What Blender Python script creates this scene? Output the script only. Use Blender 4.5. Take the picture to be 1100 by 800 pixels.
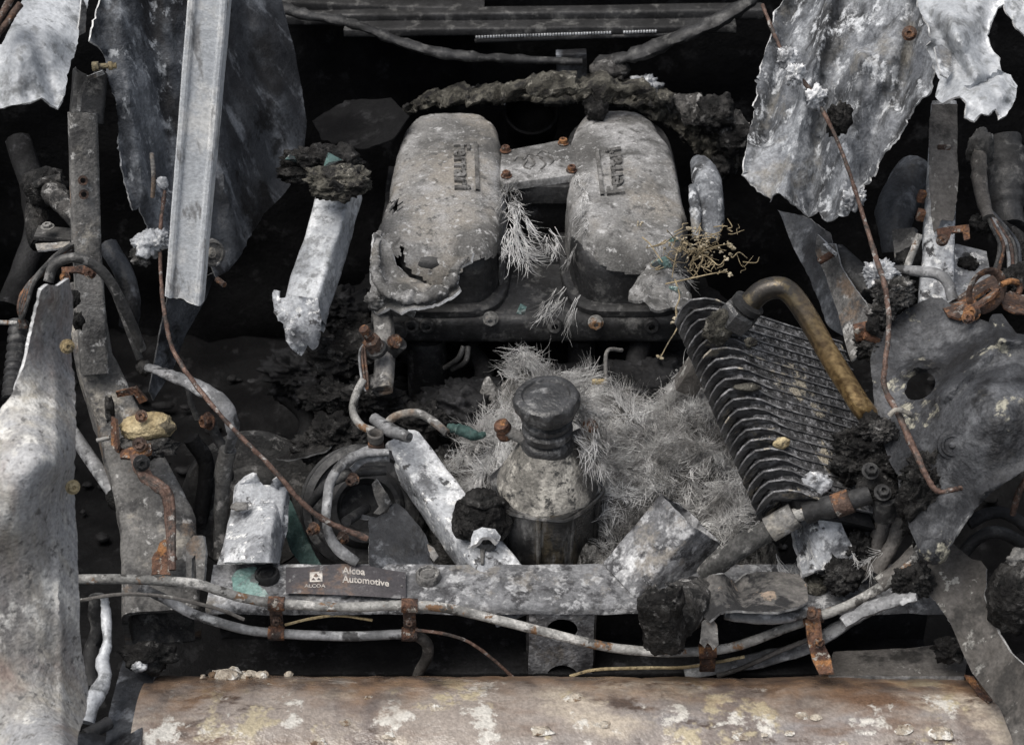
import bpy, bmesh, math, random
import numpy as np
from mathutils import Vector, Matrix, noise
from mathutils.geometry import delaunay_2d_cdt
from mathutils.bvhtree import BVHTree

# ------------------------------------------------------------------ camera, world, sun, exposure
sc = bpy.context.scene
for o in list(bpy.data.objects): bpy.data.objects.remove(o)
COL = sc.collection
PITCH = math.radians(36); FPX = 1861.0
FW = np.array([0, math.cos(PITCH), -math.sin(PITCH)]); UP = np.array([0, math.sin(PITCH), math.cos(PITCH)]); RT = np.array([1., 0, 0])
CAM = -2.2 * (FW + (400 - 628) / FPX * UP)
cam_d = bpy.data.cameras.new('camera'); cam = bpy.data.objects.new('camera', cam_d); COL.objects.link(cam)
cam.location = CAM; cam.rotation_euler = (math.pi / 2 - PITCH, 0, 0)
cam_d.sensor_width = 36; cam_d.lens = 36 * FPX / 1100; cam_d.clip_start = .05; cam_d.clip_end = 500
cam_d.dof.use_dof = True; cam_d.dof.focus_distance = 2.28; cam_d.dof.aperture_fstop = 9
sc.camera = cam
w = bpy.data.worlds.new('World'); sc.world = w; w.use_nodes = True
nt = w.node_tree; bg = nt.nodes['Background']
sky = nt.nodes.new('ShaderNodeTexSky'); sky.sky_type = 'NISHITA'; sky.sun_disc = False
SUN_EL, SUN_AZ = math.radians(68), math.radians(-115)
sky.sun_elevation = SUN_EL; sky.sun_rotation = SUN_AZ; sky.air_density = 1.0; sky.dust_density = 3.5; sky.ozone_density = .6
hs = nt.nodes.new('ShaderNodeHueSaturation'); hs.inputs['Saturation'].default_value = .4; nt.links.new(sky.outputs[0], hs.inputs['Color'])   # cloud cover: a grey sky
nt.links.new(hs.outputs[0], bg.inputs[0]); bg.inputs[1].default_value = .075
sd = bpy.data.lights.new('sun', 'SUN'); sd.energy = 1.5; sd.angle = math.radians(45); sd.color = (1, .955, .89)
sun = bpy.data.objects.new('sun', sd); COL.objects.link(sun)
sdir = Vector((math.sin(SUN_AZ) * math.cos(SUN_EL), math.cos(SUN_AZ) * math.cos(SUN_EL), math.sin(SUN_EL)))
sun.rotation_euler = sdir.to_track_quat('Z', 'Y').to_euler()
sc.view_settings.view_transform = 'Standard'; sc.view_settings.look = 'None'; sc.view_settings.gamma = 1
sc.view_settings.exposure = 1.02
sc.render.engine = 'CYCLES'
sc.cycles.max_bounces = 4; sc.cycles.diffuse_bounces = 2; sc.cycles.glossy_bounces = 2

# ------------------------------------------------------------------ geometry helpers
rnd = random.Random(7)
def ray(px, py): return FW + (px - 550) / FPX * RT + (400 - py) / FPX * UP
def P(px, py, d): return CAM + ray(px, py) * d
def Pz(px, py, z): r = ray(px, py); return CAM + r * ((z - CAM[2]) / r[2])
def Py(px, py, y): r = ray(px, py); return CAM + r * ((y - CAM[1]) / r[1])
def proj(p):
    v = np.asarray(p) - CAM; d = v @ FW
    return 550 + FPX * (v @ RT) / d, 400 - FPX * (v @ UP) / d, d
def px(n, d=2.2): return n * d / FPX                     # n photo pixels at depth d, in metres
def nz(p, s, seed=0., oct=4): return noise.fractal(Vector((p[0] * s + seed * 7.3, p[1] * s - seed * 3.1, p[2] * s + seed * 1.7)), .8, 2.1, oct)
def unit(v): v = np.asarray(v, float); return v / (np.linalg.norm(v) + 1e-12)
def roughen(vs, amp, s, seed=0, oct=4):
    out = []
    for v in vs:
        n = noise.noise_vector(Vector(v) * s + Vector((seed * 3.7, seed, -seed))) * .6
        n2 = noise.noise_vector(Vector(v) * s * 2.7 + Vector((seed, seed * 2.2, seed))) * .4
        out.append(np.asarray(v) + amp * np.array(n + n2))
    return out
WL = {}
def link(o, parent, loc):
    COL.objects.link(o); WL[o.name] = np.array(loc, float)
    if parent is not None:
        o.parent = parent; o.location = np.array(loc) - WL[parent.name]
    else: o.location = loc
    return o
def tag(o, label=None, cat=None, group=None, kind=None):
    if label: o['label'] = label
    if cat: o['category'] = cat
    if group: o['group'] = group
    if kind: o['kind'] = kind
    return o
def thing(name, label, cat, loc, group=None):
    o = bpy.data.objects.new(name, None); o.empty_display_size = .02
    link(o, None, loc); return tag(o, label, cat, group)
def mesh(name, vs, fs, mat, parent=None, smooth=35, mats=None, fm=None):
    vs = np.array([np.asarray(v, float) for v in vs]); c = vs.mean(0)
    me = bpy.data.meshes.new(name); me.from_pydata([tuple(v) for v in vs - c], [], [tuple(f) for f in fs])
    for m in (mats or [mat]): me.materials.append(m)
    if fm is not None: me.polygons.foreach_set('material_index', fm)
    me.polygons.foreach_set('use_smooth', [True] * len(me.polygons))
    me.update()
    if smooth < 180: me.set_sharp_from_angle(angle=math.radians(smooth))
    return link(bpy.data.objects.new(name, me), parent, c)
class MB:
    def __init__(s): s.v = []; s.f = []
    def add(s, vs, fs):
        n = len(s.v); s.v += [np.asarray(v, float) for v in vs]; s.f += [tuple(i + n for i in f) for f in fs]; return s
    def build(s, name, mat, parent=None, smooth=35): return mesh(name, s.v, s.f, mat, parent, smooth)
def catmull(pts, n=8):
    pts = [np.asarray(p, float) for p in pts]
    if len(pts) == 2: return [pts[0] + (pts[1] - pts[0]) * t for t in np.linspace(0, 1, n + 1)]
    e = [2 * pts[0] - pts[1]] + pts + [2 * pts[-1] - pts[-2]]; out = []
    for i in range(1, len(e) - 2):
        a, b, c, d = e[i - 1:i + 3]
        for k in range(n):
            t = k / n
            out.append(.5 * (2 * b + (c - a) * t + (2 * a - 5 * b + 4 * c - d) * t * t + (3 * b - a - 3 * c + d) * t ** 3))
    out.append(pts[-1]); return out
def tube_geo(pts, r, seg=10, n=8, wob=0., seed=0, flat=1., cap=True):
    cp = catmull(pts, n); N = len(cp)
    rs = np.interp(np.linspace(0, 1, N), np.linspace(0, 1, len(r)), r) if hasattr(r, '__len__') else [r] * N
    T = [unit(cp[min(i + 1, N - 1)] - cp[max(i - 1, 0)]) for i in range(N)]
    up = np.array([0, 0, 1.]) if abs(T[0][2]) < .9 else np.array([0, 1., 0])
    u = unit(np.cross(T[0], up)); vs = []; fs = []
    for i in range(N):
        u = unit(u - T[i] * (u @ T[i])); v = np.cross(T[i], u)
        for k in range(seg):
            a = 2 * math.pi * k / seg; rr = rs[i]
            p = cp[i] + u * math.cos(a) * rr + v * math.sin(a) * rr * flat
            if wob: p = p + (u * math.cos(a) + v * math.sin(a)) * rr * wob * nz(p, 30 / max(.3, rr * 100), seed, 3)
            vs.append(p)
    for i in range(N - 1):
        for k in range(seg): fs.append((i * seg + k, i * seg + (k + 1) % seg, (i + 1) * seg + (k + 1) % seg, (i + 1) * seg + k))
    if cap: fs.append(tuple(range(seg))[::-1]); fs.append(tuple((N - 1) * seg + k for k in range(seg)))
    return vs, fs
def tube(name, pts, r, mat, parent=None, **k):
    v, f = tube_geo(pts, r, **k); return mesh(name, v, f, mat, parent, 50)
def pp(*a): return [P(*q) for q in a]
def bez_frame(axis, up):
    t = unit(axis); s = unit(np.cross(t, up)); n = np.cross(s, t); return t, s, n
def sweep_geo(path, prof, up, closed=True, cap=True, scale=None, n=1, amp=0, sc_=25, seed=0, torn=(0, 0)):
    """sweep a 2D profile (side, normal) along a polyline with a fixed up hint"""
    path = [np.asarray(p, float) for p in path]
    if n > 1:
        q = []; 
        for a, b in zip(path[:-1], path[1:]): q += [a + (b - a) * k / n for k in range(n)]
        scs = np.interp(np.linspace(0, 1, len(q) + 1), np.linspace(0, 1, len(path)), scale) if scale is not None else None
        path = q + [path[-1]]; scale = scs
    N = len(path); M = len(prof); vs = []; fs = []
    for i in range(N):
        t = unit(path[min(i + 1, N - 1)] - path[max(i - 1, 0)]); s = unit(np.cross(t, up)); m = np.cross(s, t)
        k = scale[i] if scale is not None else 1
        for (a, b) in prof:
            p = path[i] + s * a * k + m * b * k
            if i == 0 and torn[0]: p = p + t * torn[0] * nz(p, 60, seed + 3, 3)
            if i == N - 1 and torn[1]: p = p + t * torn[1] * nz(p, 60, seed + 5, 3)
            vs.append(p)
    for i in range(N - 1):
        for k in range(M if closed else M - 1): fs.append((i * M + k, (i + 1) * M + k, (i + 1) * M + (k + 1) % M, i * M + (k + 1) % M))
    if cap and closed: fs.append(tuple(range(M))); fs.append(tuple((N - 1) * M + k for k in range(M))[::-1])
    if amp: vs = roughen(vs, amp, sc_, seed)
    return vs, fs
def rrect(w_, h, r=.004, seg=3, sub=4):
    """rounded rectangle profile, centred in x, top at 0 going down to -h"""
    out = []
    for cx, cy, a0 in ((w_ / 2 - r, -r, 0), (-w_ / 2 + r, -r, 90), (-w_ / 2 + r, -h + r, 180), (w_ / 2 - r, -h + r, 270)):
        for k in range(seg + 1):
            a = math.radians(a0 + 90 * k / seg); out.append((cx + r * math.cos(a), cy + r * math.sin(a)))
    res = []
    for a, b in zip(out, out[1:] + out[:1]):
        L = math.hypot(b[0] - a[0], b[1] - a[1]); m = max(1, int(L / .008))
        for k in range(m): res.append((a[0] + (b[0] - a[0]) * k / m, a[1] + (b[1] - a[1]) * k / m))
    return res
def hollow_beam(name, path, w_, h, mat, parent=None, up=(0, 0, 1), t=.004, scale=None, n=8, amp=.0015, seed=0, torn=(.01, .01), r=.005, sc_=25, smooth=40):
    """box-section tube with wall thickness; ends open and ragged"""
    out = rrect(w_, h, r); inn = [((a) * (w_ - 2 * t) / w_, -h / 2 + (b + h / 2) * (h - 2 * t) / h) for a, b in out]
    vo, fo = sweep_geo(path, out, up, True, False, scale, n, amp, sc_, seed, torn)
    vi, fi = sweep_geo(path, inn, up, True, False, scale, n, amp, sc_, seed, torn)
    M = len(out); L = len(vo); N = L // M; vs = vo + vi; fs = list(fo) + [tuple(i + L for i in f)[::-1] for f in fi]
    for base in (0, (N - 1) * M):
        for k in range(M):
            q = (base + k, base + (k + 1) % M, L + base + (k + 1) % M, L + base + k); fs.append(q if base == 0 else q[::-1])
    return mesh(name, vs, fs, mat, parent, smooth)
def lathe_geo(prof, c, axis=(0, 0, 1), seg=32, fn=None):
    t = unit(axis); up = np.array([0, 1., 0]) if abs(t[1]) < .9 else np.array([1., 0, 0]); u = unit(np.cross(up, t)); v = np.cross(t, u)
    vs = []; fs = []; M = len(prof); c = np.asarray(c, float)
    for (r, h) in prof:
        for k in range(seg):
            a = 2 * math.pi * k / seg; rr = r * (fn(a, r, h) if fn else 1); vs.append(c + u * rr * math.cos(a) + v * rr * math.sin(a) + t * h)
    for i in range(M - 1):
        for k in range(seg): fs.append((i * seg + k, i * seg + (k + 1) % seg, (i + 1) * seg + (k + 1) % seg, (i + 1) * seg + k))
    if prof[0][0] > 1e-6: fs.append(tuple(range(seg))[::-1])
    if prof[-1][0] > 1e-6: fs.append(tuple((M - 1) * seg + k for k in range(seg)))
    return vs, fs
def lathe(name, prof, c, mat, parent=None, axis=(0, 0, 1), seg=32, fn=None, smooth=40, amp=0, sc_=40):
    v, f = lathe_geo(prof, c, axis, seg, fn)
    if amp: v = roughen(v, amp, sc_)
    return mesh(name, v, f, mat, parent, smooth)
def shard_geo(c, rad, seed):
    r = random.Random(seed); bm = bmesh.new(); rad = np.asarray(rad)
    for k in range(10): bm.verts.new(Vector(np.asarray(c) + rad * unit([r.gauss(0, 1) for _ in range(3)]) * r.uniform(.75, 1.1)))
    bmesh.ops.convex_hull(bm, input=bm.verts[:]); bmesh.ops.delete(bm, geom=[v for v in bm.verts if not v.link_faces], context='VERTS')
    bm.verts.index_update(); out = [np.array(v.co) for v in bm.verts], [tuple(v.index for v in f.verts) for f in bm.faces]; bm.free(); return out
_ico = {}
def ico(sub):
    if sub not in _ico:
        bm = bmesh.new(); bmesh.ops.create_icosphere(bm, subdivisions=sub, radius=1)
        _ico[sub] = ([np.array(v.co) for v in bm.verts], [tuple(v.index for v in f.verts) for f in bm.faces]); bm.free()
    return _ico[sub]
def lump_geo(c, rad, amp=.5, s=2.2, seed=0, sub=4, sharp=False):
    V, F = ico(sub); rad = np.asarray(rad if hasattr(rad, '__len__') else (rad,) * 3, float); c = np.asarray(c, float); vs = []
    for v in V:
        q = Vector(v) * s + Vector((seed * 5.1, seed * 1.3, -seed * 2.7))
        vd = noise.voronoi(q * 1.5)[0]; n = .55 * noise.fractal(q * .7, .9, 2.2, 3) + .5 * (.45 - vd[0]) + ((.22 * noise.fractal(q * 4.5, .7, 2.2, 4) + .22 * noise.noise(Vector((q.x * 1.6, q.y * 1.6, q.z * 7 + q.x)))) if sub > 3 else 0)
        vs.append(c + v * rad * (1 + amp * n))
    return vs, F
def lump(name, c, rad, mat, parent=None, smooth=180, **k):
    v, f = lump_geo(c, rad, **k); return mesh(name, v, f, mat, parent, smooth)
def box_geo(c, s, rot=None, bev=.0015):
    bm = bmesh.new(); bmesh.ops.create_cube(bm, size=1)
    for v in bm.verts: v.co = Vector((v.co.x * s[0], v.co.y * s[1], v.co.z * s[2]))
    if bev: bmesh.ops.bevel(bm, geom=bm.edges[:], offset=bev, segments=2, affect='EDGES', profile=.5)
    R = rot if rot is not None else Matrix.Identity(3)
    vs = [np.array(R @ v.co) + np.asarray(c) for v in bm.verts]; bm.verts.index_update(); fs = [tuple(v.index for v in f.verts) for f in bm.faces]; bm.free(); return vs, fs
def box(name, c, s, mat, parent=None, rot=None, bev=.0015): v, f = box_geo(c, s, rot, bev); return mesh(name, v, f, mat, parent, 40)
def Rz(a): return Matrix.Rotation(math.radians(a), 3, 'Z')
def Rx(a): return Matrix.Rotation(math.radians(a), 3, 'X')
def Ry(a): return Matrix.Rotation(math.radians(a), 3, 'Y')
def bolt(name, c, r, mat, parent=None, axis=(0, 0, 1), h=None, washer=True, hexa=True):
    h = h or r * .8; b = MB()
    if washer: b.add(*lathe_geo([(0, 0), (r * 1.35, 0), (r * 1.35, r * .18), (r * .9, r * .22), (0, r * .22)], c, axis, 18))
    b.add(*lathe_geo([(r, .0), (r, h * .85), (r * .85, h), (r * .45, h), (r * .4, h * .55), (0, h * .5)], c, axis, 6 if hexa else 16))
    return b.build(name, mat, parent, 30)

# thin-plate depth field through control points (x, y, depth)
class TPS:
    def __init__(s, pts):
        p = np.array(pts, float); s.c = p[:, :2] / 100; n = len(p)
        K = s.k(np.linalg.norm(s.c[:, None] - s.c[None], axis=2)) + np.eye(n) * 1e-4
        Q = np.hstack([np.ones((n, 1)), s.c]); A = np.block([[K, Q], [Q.T, np.zeros((3, 3))]])
        s.w = np.linalg.lstsq(A, np.concatenate([p[:, 2], np.zeros(3)]), rcond=None)[0]
    def k(s, r): return np.where(r > 1e-9, r * r * np.log(r + 1e-12), 0)
    def many(s, q):
        q = q / 100; r = np.linalg.norm(s.c[None] - q[:, None], axis=2); return s.k(r) @ s.w[:-3] + s.w[-3] + q @ s.w[-2:]
    def __call__(s, x, y):
        q = np.array([x, y]) / 100; r = np.linalg.norm(s.c - q, axis=1)
        return float(s.k(r) @ s.w[:-3] + s.w[-3] + s.w[-2:] @ q)
def segdist(p, a, b):
    ab = b - a; t = np.clip(((p - a) @ ab) / (ab @ ab + 1e-9), 0, 1); return np.linalg.norm(p - a - ab * t)
def ragged(ol, jag, step=3.0, seed=0):
    out = []; n = len(ol)
    for i in range(n):
        a = ol[i]; b = ol[(i + 1) % n]; j = a[2] if len(a) > 2 else jag
        A = np.array(a[:2], float); B = np.array(b[:2], float); L = np.linalg.norm(B - A); m = max(1, int(L / step)); nn = np.array([-(B - A)[1], (B - A)[0]]) / (L + 1e-9)
        for k in range(m):
            q = A + (B - A) * k / m
            if k or j: q = q + nn * j * (1.0 * noise.noise(Vector((q[0] * .035, q[1] * .035, seed * 3.3))) + .9 * (abs(noise.noise(Vector((q[0] * .11, q[1] * .11, seed * 1.3)))) * 2 - .5) * max(0, .4 + 1.5 * noise.noise(Vector((q[0] * .018, q[1] * .018, seed + 9.)))) + .22 * noise.noise(Vector((q[0] * .45, q[1] * .45, seed)))) * (1 if k else .4)
            out.append(q)
    return out
def sheet(name, ol, ctrl, mat, parent=None, edge=None, th=.0025, jag=2.5, step=5, amp=.004, sc_=14, seed=0, creases=(), holes=(), smooth=60, fine=.0008, curl=0, curlw=8):
    """torn sheet metal: ragged outline in photo coordinates placed at real depths, relief, thickness and bright torn rim"""
    f = TPS(ctrl); loops = [ragged(ol, jag, 3.0, seed)] + [ragged(h, jag * .6, 3.0, seed + 2) for h in holes]
    pts = []; edges = []
    for lp in loops:
        b = len(pts); pts += [Vector(q) for q in lp]; edges += [(b + i, b + (i + 1) % len(lp)) for i in range(len(lp))]
    o = np.array(loops[0]); lo = o.min(0); hi = o.max(0); r2 = random.Random(seed + 1)
    y = lo[1]
    while y < hi[1]:
        x = lo[0]
        while x < hi[0]:
            pts.append(Vector((x + r2.uniform(-.3, .3) * step, y + r2.uniform(-.3, .3) * step))); x += step
        y += step
    v2, _, f2, *_ = delaunay_2d_cdt(pts, edges, [], 2 if holes else 1, 1e-4) if False else delaunay_2d_cdt(pts, edges, [], 1, 1e-4)
    cr = [(np.array(a, float), np.array(b, float), A, W) for (a, b, A, W) in creases]
    hol = [np.array(l) for l in loops[1:]]
    v2a = np.array([tuple(q) for q in v2]); T2 = np.array([tuple(t) for t in f2]); cen = v2a[T2].mean(1)
    def inside(q, L):
        c = np.zeros(len(q), bool); L = np.asarray(L); Lj = np.roll(L, 1, 0)
        for (xi, yi), (xj, yj) in zip(L, Lj):
            if yi == yj: continue
            c ^= ((yi > q[:, 1]) != (yj > q[:, 1])) & (q[:, 0] < (xj - xi) * (q[:, 1] - yi) / (yj - yi) + xi)
        return c
    keep = inside(cen, o)
    for h in hol: keep &= ~inside(cen, h)
    f2 = [tuple(t) for t in T2[keep]]
    used = sorted({i for t in f2 for i in t}); mp = {k: i for i, k in enumerate(used)}
    Q = v2a[used]; Dp = f.many(Q)
    for a, b, A, W in cr:
        ab = b - a; t = np.clip(((Q - a) @ ab) / (ab @ ab + 1e-9), 0, 1); Dp += A * np.exp(-(np.linalg.norm(Q - a - t[:, None] * ab, axis=1) / W) ** 2)
    if curl:
        for i0 in range(0, len(Q), 500):
            dd = np.linalg.norm(Q[i0:i0 + 500, None] - o[None], axis=2).min(1)
            Dp[i0:i0 + 500] += curl * np.exp(-dd / curlw) * np.array([1 + nz((q[0] * .01, q[1] * .01, 0), 4, seed, 2) for q in Q[i0:i0 + 500]])
    vs = []
    for q, d in zip(Q, Dp):
        p0 = P(q[0], q[1], d); d += amp * nz(p0, sc_, seed, 5) + fine * nz(p0, sc_ * 9, seed, 2)
        vs.append(P(q[0], q[1], d))
    F = [tuple(mp[i] for i in t) for t in f2]
    # orient towards the camera
    V = np.array(vs); FA = np.array(F); nn = np.cross(V[FA[:, 1]] - V[FA[:, 0]], V[FA[:, 2]] - V[FA[:, 0]])
    fl = ((CAM - V[FA[:, 0]]) * nn).sum(1) < 0; FA[fl] = FA[fl][:, ::-1]; nn[fl] *= -1
    N = np.zeros_like(V); cnt = {}
    for k in range(3): np.add.at(N, FA[:, k], nn)
    F = [tuple(int(i) for i in t) for t in FA]
    for t in F:
        for a, b in ((t[0], t[1]), (t[1], t[2]), (t[2], t[0])): cnt[(a, b)] = 1
    N /= np.linalg.norm(N, axis=1)[:, None] + 1e-12; B = V - N * th; n = len(V)
    rim = [(a, b) for (a, b) in cnt if (b, a) not in cnt]
    fs = F + [tuple(i + n for i in t)[::-1] for t in F] + [(b, a, a + n, b + n) for a, b in rim]
    fm = [0] * (2 * len(F)) + [1] * len(rim)
    return mesh(name, list(V) + list(B), fs, None, parent, smooth, mats=[mat, edge or mat], fm=fm)

# ------------------------------------------------------------------ materials
def lin(*c): return tuple(((v / 255) / 12.92 if v / 255 <= .04045 else ((v / 255 + .055) / 1.055) ** 2.4) for v in c)
def material(name, c1, c2, s=12, layers=(), rough=(.65, .95), metal=0., bump=.35, fine=220, bscale=60, grain=.35, spec=.35, stretch=None, wave=None):
    """layers: (colour, scale, threshold, softness, seed[, height[, stretch]])"""
    m = bpy.data.materials.new(name); m.use_nodes = True; t = m.node_tree; N = t.nodes; L = t.links
    bs = N['Principled BSDF']; tc = N.new('ShaderNodeTexCoord'); gm = N.new('ShaderNodeNewGeometry')
    def coords(st, sd_):
        mp = N.new('ShaderNodeMapping'); mp.inputs['Location'].default_value = (sd_ * 3.17, sd_ * 1.31, sd_ * 2.71)
        if st: mp.inputs['Scale'].default_value = st
        L.new(gm.outputs['Position'], mp.inputs[0]); return mp.outputs[0]
    def nse(scale, det=5, ro=.62, sd_=0., st=None, dist=0.):
        n = N.new('ShaderNodeTexNoise'); n.inputs['Scale'].default_value = scale; n.inputs['Detail'].default_value = det
        n.inputs['Roughness'].default_value = ro; n.inputs['Distortion'].default_value = dist; L.new(coords(st, sd_), n.inputs['Vector']); return n.outputs[0]
    def rng(x, a, b, lo=0., hi=1.):
        r = N.new('ShaderNodeMapRange'); r.inputs[1].default_value = a; r.inputs[2].default_value = b; r.inputs[3].default_value = lo; r.inputs[4].default_value = hi
        r.interpolation_type = 'SMOOTHSTEP'; L.new(x, r.inputs[0]); return r.outputs[0]
    def mix(f, a, b, mode='MIX'):
        x = N.new('ShaderNodeMix'); x.data_type = 'RGBA'; x.blend_type = mode
        for sock, val in ((x.inputs[0], f), (x.inputs[6], a), (x.inputs[7], b)):
            if isinstance(val, (float, int)): sock.default_value = val
            elif isinstance(val, tuple): sock.default_value = (*val, 1)
            else: L.new(val, sock)
        return x.outputs[2]
    def math_(op, a, b):
        x = N.new('ShaderNodeMath'); x.operation = op
        for sock, val in ((x.inputs[0], a), (x.inputs[1], b)):
            if isinstance(val, (float, int)): sock.default_value = val
            else: L.new(val, sock)
        return x.outputs[0]
    sd0 = (sum(ord(ch) for ch in name) % 97) * .37
    base = mix(rng(n0 := nse(s, 4, .65, sd0, stretch), .37, .63), c1, c2)
    h = math_('MULTIPLY', nse(bscale, 3, .7, sd0 + 1), 1.)
    for ly in layers:
        col, ls, th, so, se = ly[:5]; hh = ly[5] if len(ly) > 5 else .15; st = ly[6] if len(ly) > 6 else None
        th = .5 + (th - .5) * .62; so *= .55
        mk = rng(nse(ls, 5, .68, sd0 + se, st), th - so, th + so); base = mix(mk, base, col)
        if abs(hh) >= .1: h = math_('ADD', h, math_('MULTIPLY', mk, hh))
    nf = nse(fine, 1, .7, sd0 + 5)
    g = rng(nf, .25, .75, 1 - grain * .7, 1 + grain * .7)
    vm = N.new('ShaderNodeVectorMath'); vm.operation = 'SCALE'; L.new(base, vm.inputs[0]); L.new(g, vm.inputs['Scale'])
    L.new(vm.outputs[0], bs.inputs['Base Color'])
    L.new(rng(n0, .3, .7, rough[1], rough[0]), bs.inputs['Roughness'])
    bs.inputs['Metallic'].default_value = metal; bs.inputs['Specular IOR Level'].default_value = spec
    h = math_('ADD', h, math_('MULTIPLY', nf, .35))
    if wave:
        wv = N.new('ShaderNodeTexWave'); wv.inputs['Scale'].default_value = wave[0]; wv.bands_direction = wave[2] if len(wave) > 2 else 'X'; wv.inputs['Distortion'].default_value = 1.2
        L.new(tc.outputs['Object'], wv.inputs['Vector']); h = math_('ADD', h, math_('MULTIPLY', wv.outputs[1], wave[1]))
    bp = N.new('ShaderNodeBump'); bp.inputs['Strength'].default_value = bump; bp.inputs['Distance'].default_value = .006
    L.new(h, bp.inputs['Height']); L.new(bp.outputs[0], bs.inputs['Normal']); return m
K = {}
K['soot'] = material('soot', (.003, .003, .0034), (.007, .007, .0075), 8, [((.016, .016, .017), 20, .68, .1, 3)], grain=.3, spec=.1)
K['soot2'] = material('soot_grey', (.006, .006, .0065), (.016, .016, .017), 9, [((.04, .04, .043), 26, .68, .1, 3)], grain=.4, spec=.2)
K['char'] = material('char', (.007, .0065, .0065), (.024, .023, .022), 26, [((.09, .088, .085), 60, .68, .1, 2, .2), ((.003, .003, .003), 40, .58, .1, 5, -.2)], bump=.9, grain=.5, spec=.25)
K['charash'] = material('charred_ash', (.018, .017, .016), (.07, .067, .064), 28, [((.24, .235, .228), 60, .63, .1, 2, .2), ((.008, .008, .008), 40, .58, .1, 5, -.2)], bump=.8, grain=.5)
K['mud'] = material('mud', (.028, .026, .021), (.085, .08, .066), 30, [((.19, .18, .155), 70, .66, .08, 2, .2), ((.012, .011, .01), 44, .58, .1, 5, -.2)], bump=.9, grain=.45)
K['cast'] = material('cast_black', (.010, .010, .0105), (.030, .030, .031), 16, [((.085, .084, .082), 40, .66, .14, 4, .05)], rough=(.45, .8), bump=.25)
K['plenum'] = material('plenum_ash', (.085, .083, .080), (.20, .197, .192), 4, [((.050, .049, .047), 6, .60, .2, 1, 0), ((.30, .298, .297), 10, .60, .2, 2, .03), ((.21, .193, .17), 5, .66, .16, 7, 0), ((.07, .068, .066), 60, .66, .13, 12, -.1), ((.36, .358, .356), 90, .69, .1, 14, .1)], bump=.32, grain=.35, fine=320)
K['white'] = material('white_ash_metal', (.21, .217, .23), (.40, .413, .433), 12, [((.66, .67, .685), 15, .575, .12, 1, .1), ((.11, .113, .12), 20, .62, .12, 3, -.1), ((.05, .05, .052), 46, .68, .08, 6, -.1), ((.74, .74, .73), 60, .66, .08, 8, .1)], rough=(.5, .9), bump=.35, grain=.3)
K['alu'] = material('heated_aluminium', (.31, .325, .345), (.48, .495, .515), 9, [((.64, .655, .67), 12, .60, .2, 1, .03), ((.14, .145, .15), 16, .65, .14, 3, -.06), ((.24, .248, .255), 50, .62, .1, 6, 0)], rough=(.4, .75), metal=.2, bump=.2, grain=.2)
K['alu_peel'] = material('peeled_aluminium', (.46, .48, .505), (.60, .62, .64), 6, [((.05, .047, .045), 9, .66, .05, 1, -.12, (1, 1, .4)), ((.70, .70, .69), 16, .60, .14, 3, .05), ((.28, .28, .282), 40, .66, .1, 5, 0, (1, 1, .3))], rough=(.4, .75), metal=.15, bump=.2, grain=.2)
K['fender'] = material('fender_ash', (.26, .263, .27), (.37, .371, .376), 4, [((.41, .372, .30), 5, .60, .18, 1, .03, (1, 1, .35)), ((.17, .162, .158), 4, .60, .18, 6, -.05, (1, 1, .25)), ((.52, .51, .485), 26, .65, .1, 3, .12, (1, 1, .6)), ((.19, .148, .13), 8, .655, .16, 9, 0, (1, 1, .2)), ((.12, .117, .114), 80, .67, .1, 4, -.1)], bump=.4, grain=.3, stretch=(1, 1, .3))
K['panel'] = material('burnt_panel', (.075, .08, .089), (.17, .178, .193), 7, [((.27, .282, .30), 20, .59, .17, 1, .04, (1, 1, .25)), ((.03, .031, .033), 11, .60, .13, 3, -.08, (1, 1, .3)), ((.46, .475, .495), 50, .645, .1, 6, .1, (1, 1, .6)), ((.17, .162, .148), 9, .65, .13, 8, 0)], rough=(.45, .85), bump=.45, grain=.35)
K['panel_l'] = material('burnt_panel_blue', (.035, .039, .046), (.085, .092, .105), 7, [((.17, .182, .2), 20, .60, .18, 1, .04, (1, 1, .25)), ((.018, .018, .02), 11, .60, .12, 3, -.08, (1, 1, .3)), ((.30, .315, .335), 50, .67, .1, 6, .1, (1, 1, .6))], rough=(.42, .8), bump=.45, grain=.35)
K['panel2'] = material('burnt_panel_dark', (.016, .017, .02), (.05, .054, .061), 8, [((.13, .138, .152), 22, .65, .13, 1, .05, (1, 1, .4)), ((.008, .008, .009), 9, .6, .1, 3, 0)], rough=(.4, .8), bump=.35, grain=.3)
K['liner'] = material('arch_liner', (.020, .021, .024), (.05, .052, .057), 7, [((.10, .103, .11), 14, .63, .16, 1, .03), ((.33, .315, .255), 20, .69, .06, 3, .15), ((.009, .009, .010), 10, .60, .14, 5, -.1)], rough=(.5, .8), bump=.55, grain=.35, spec=.3)
K['brownplate'] = material('brown_plate', (.065, .06, .055), (.12, .112, .105), 9, [((.25, .245, .23), 45, .69, .04, 1, .1, (1, 1, .5)), ((.035, .033, .031), 12, .62, .1, 3, 0)], bump=.35, grain=.3)
K['rail'] = material('rail_ash', (.105, .102, .098), (.185, .18, .173), 9, [((.31, .288, .25), 9, .62, .1, 1, .12), ((.05, .049, .049), 20, .60, .13, 3, -.12), ((.36, .355, .345), 44, .69, .08, 5, .1), ((.16, .12, .09), 12, .68, .1, 8, 0)], bump=.5, grain=.35)
K['cross'] = material('cross_ash', (.10, .101, .106), (.195, .198, .206), 12, [((.50, .503, .51), 9, .645, .07, 1, .12), ((.045, .045, .048), 34, .59, .12, 3, -.1), ((.31, .313, .32), 50, .62, .1, 5, .1), ((.20, .185, .165), 15, .66, .12, 8, 0)], bump=.4, grain=.35)
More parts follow.
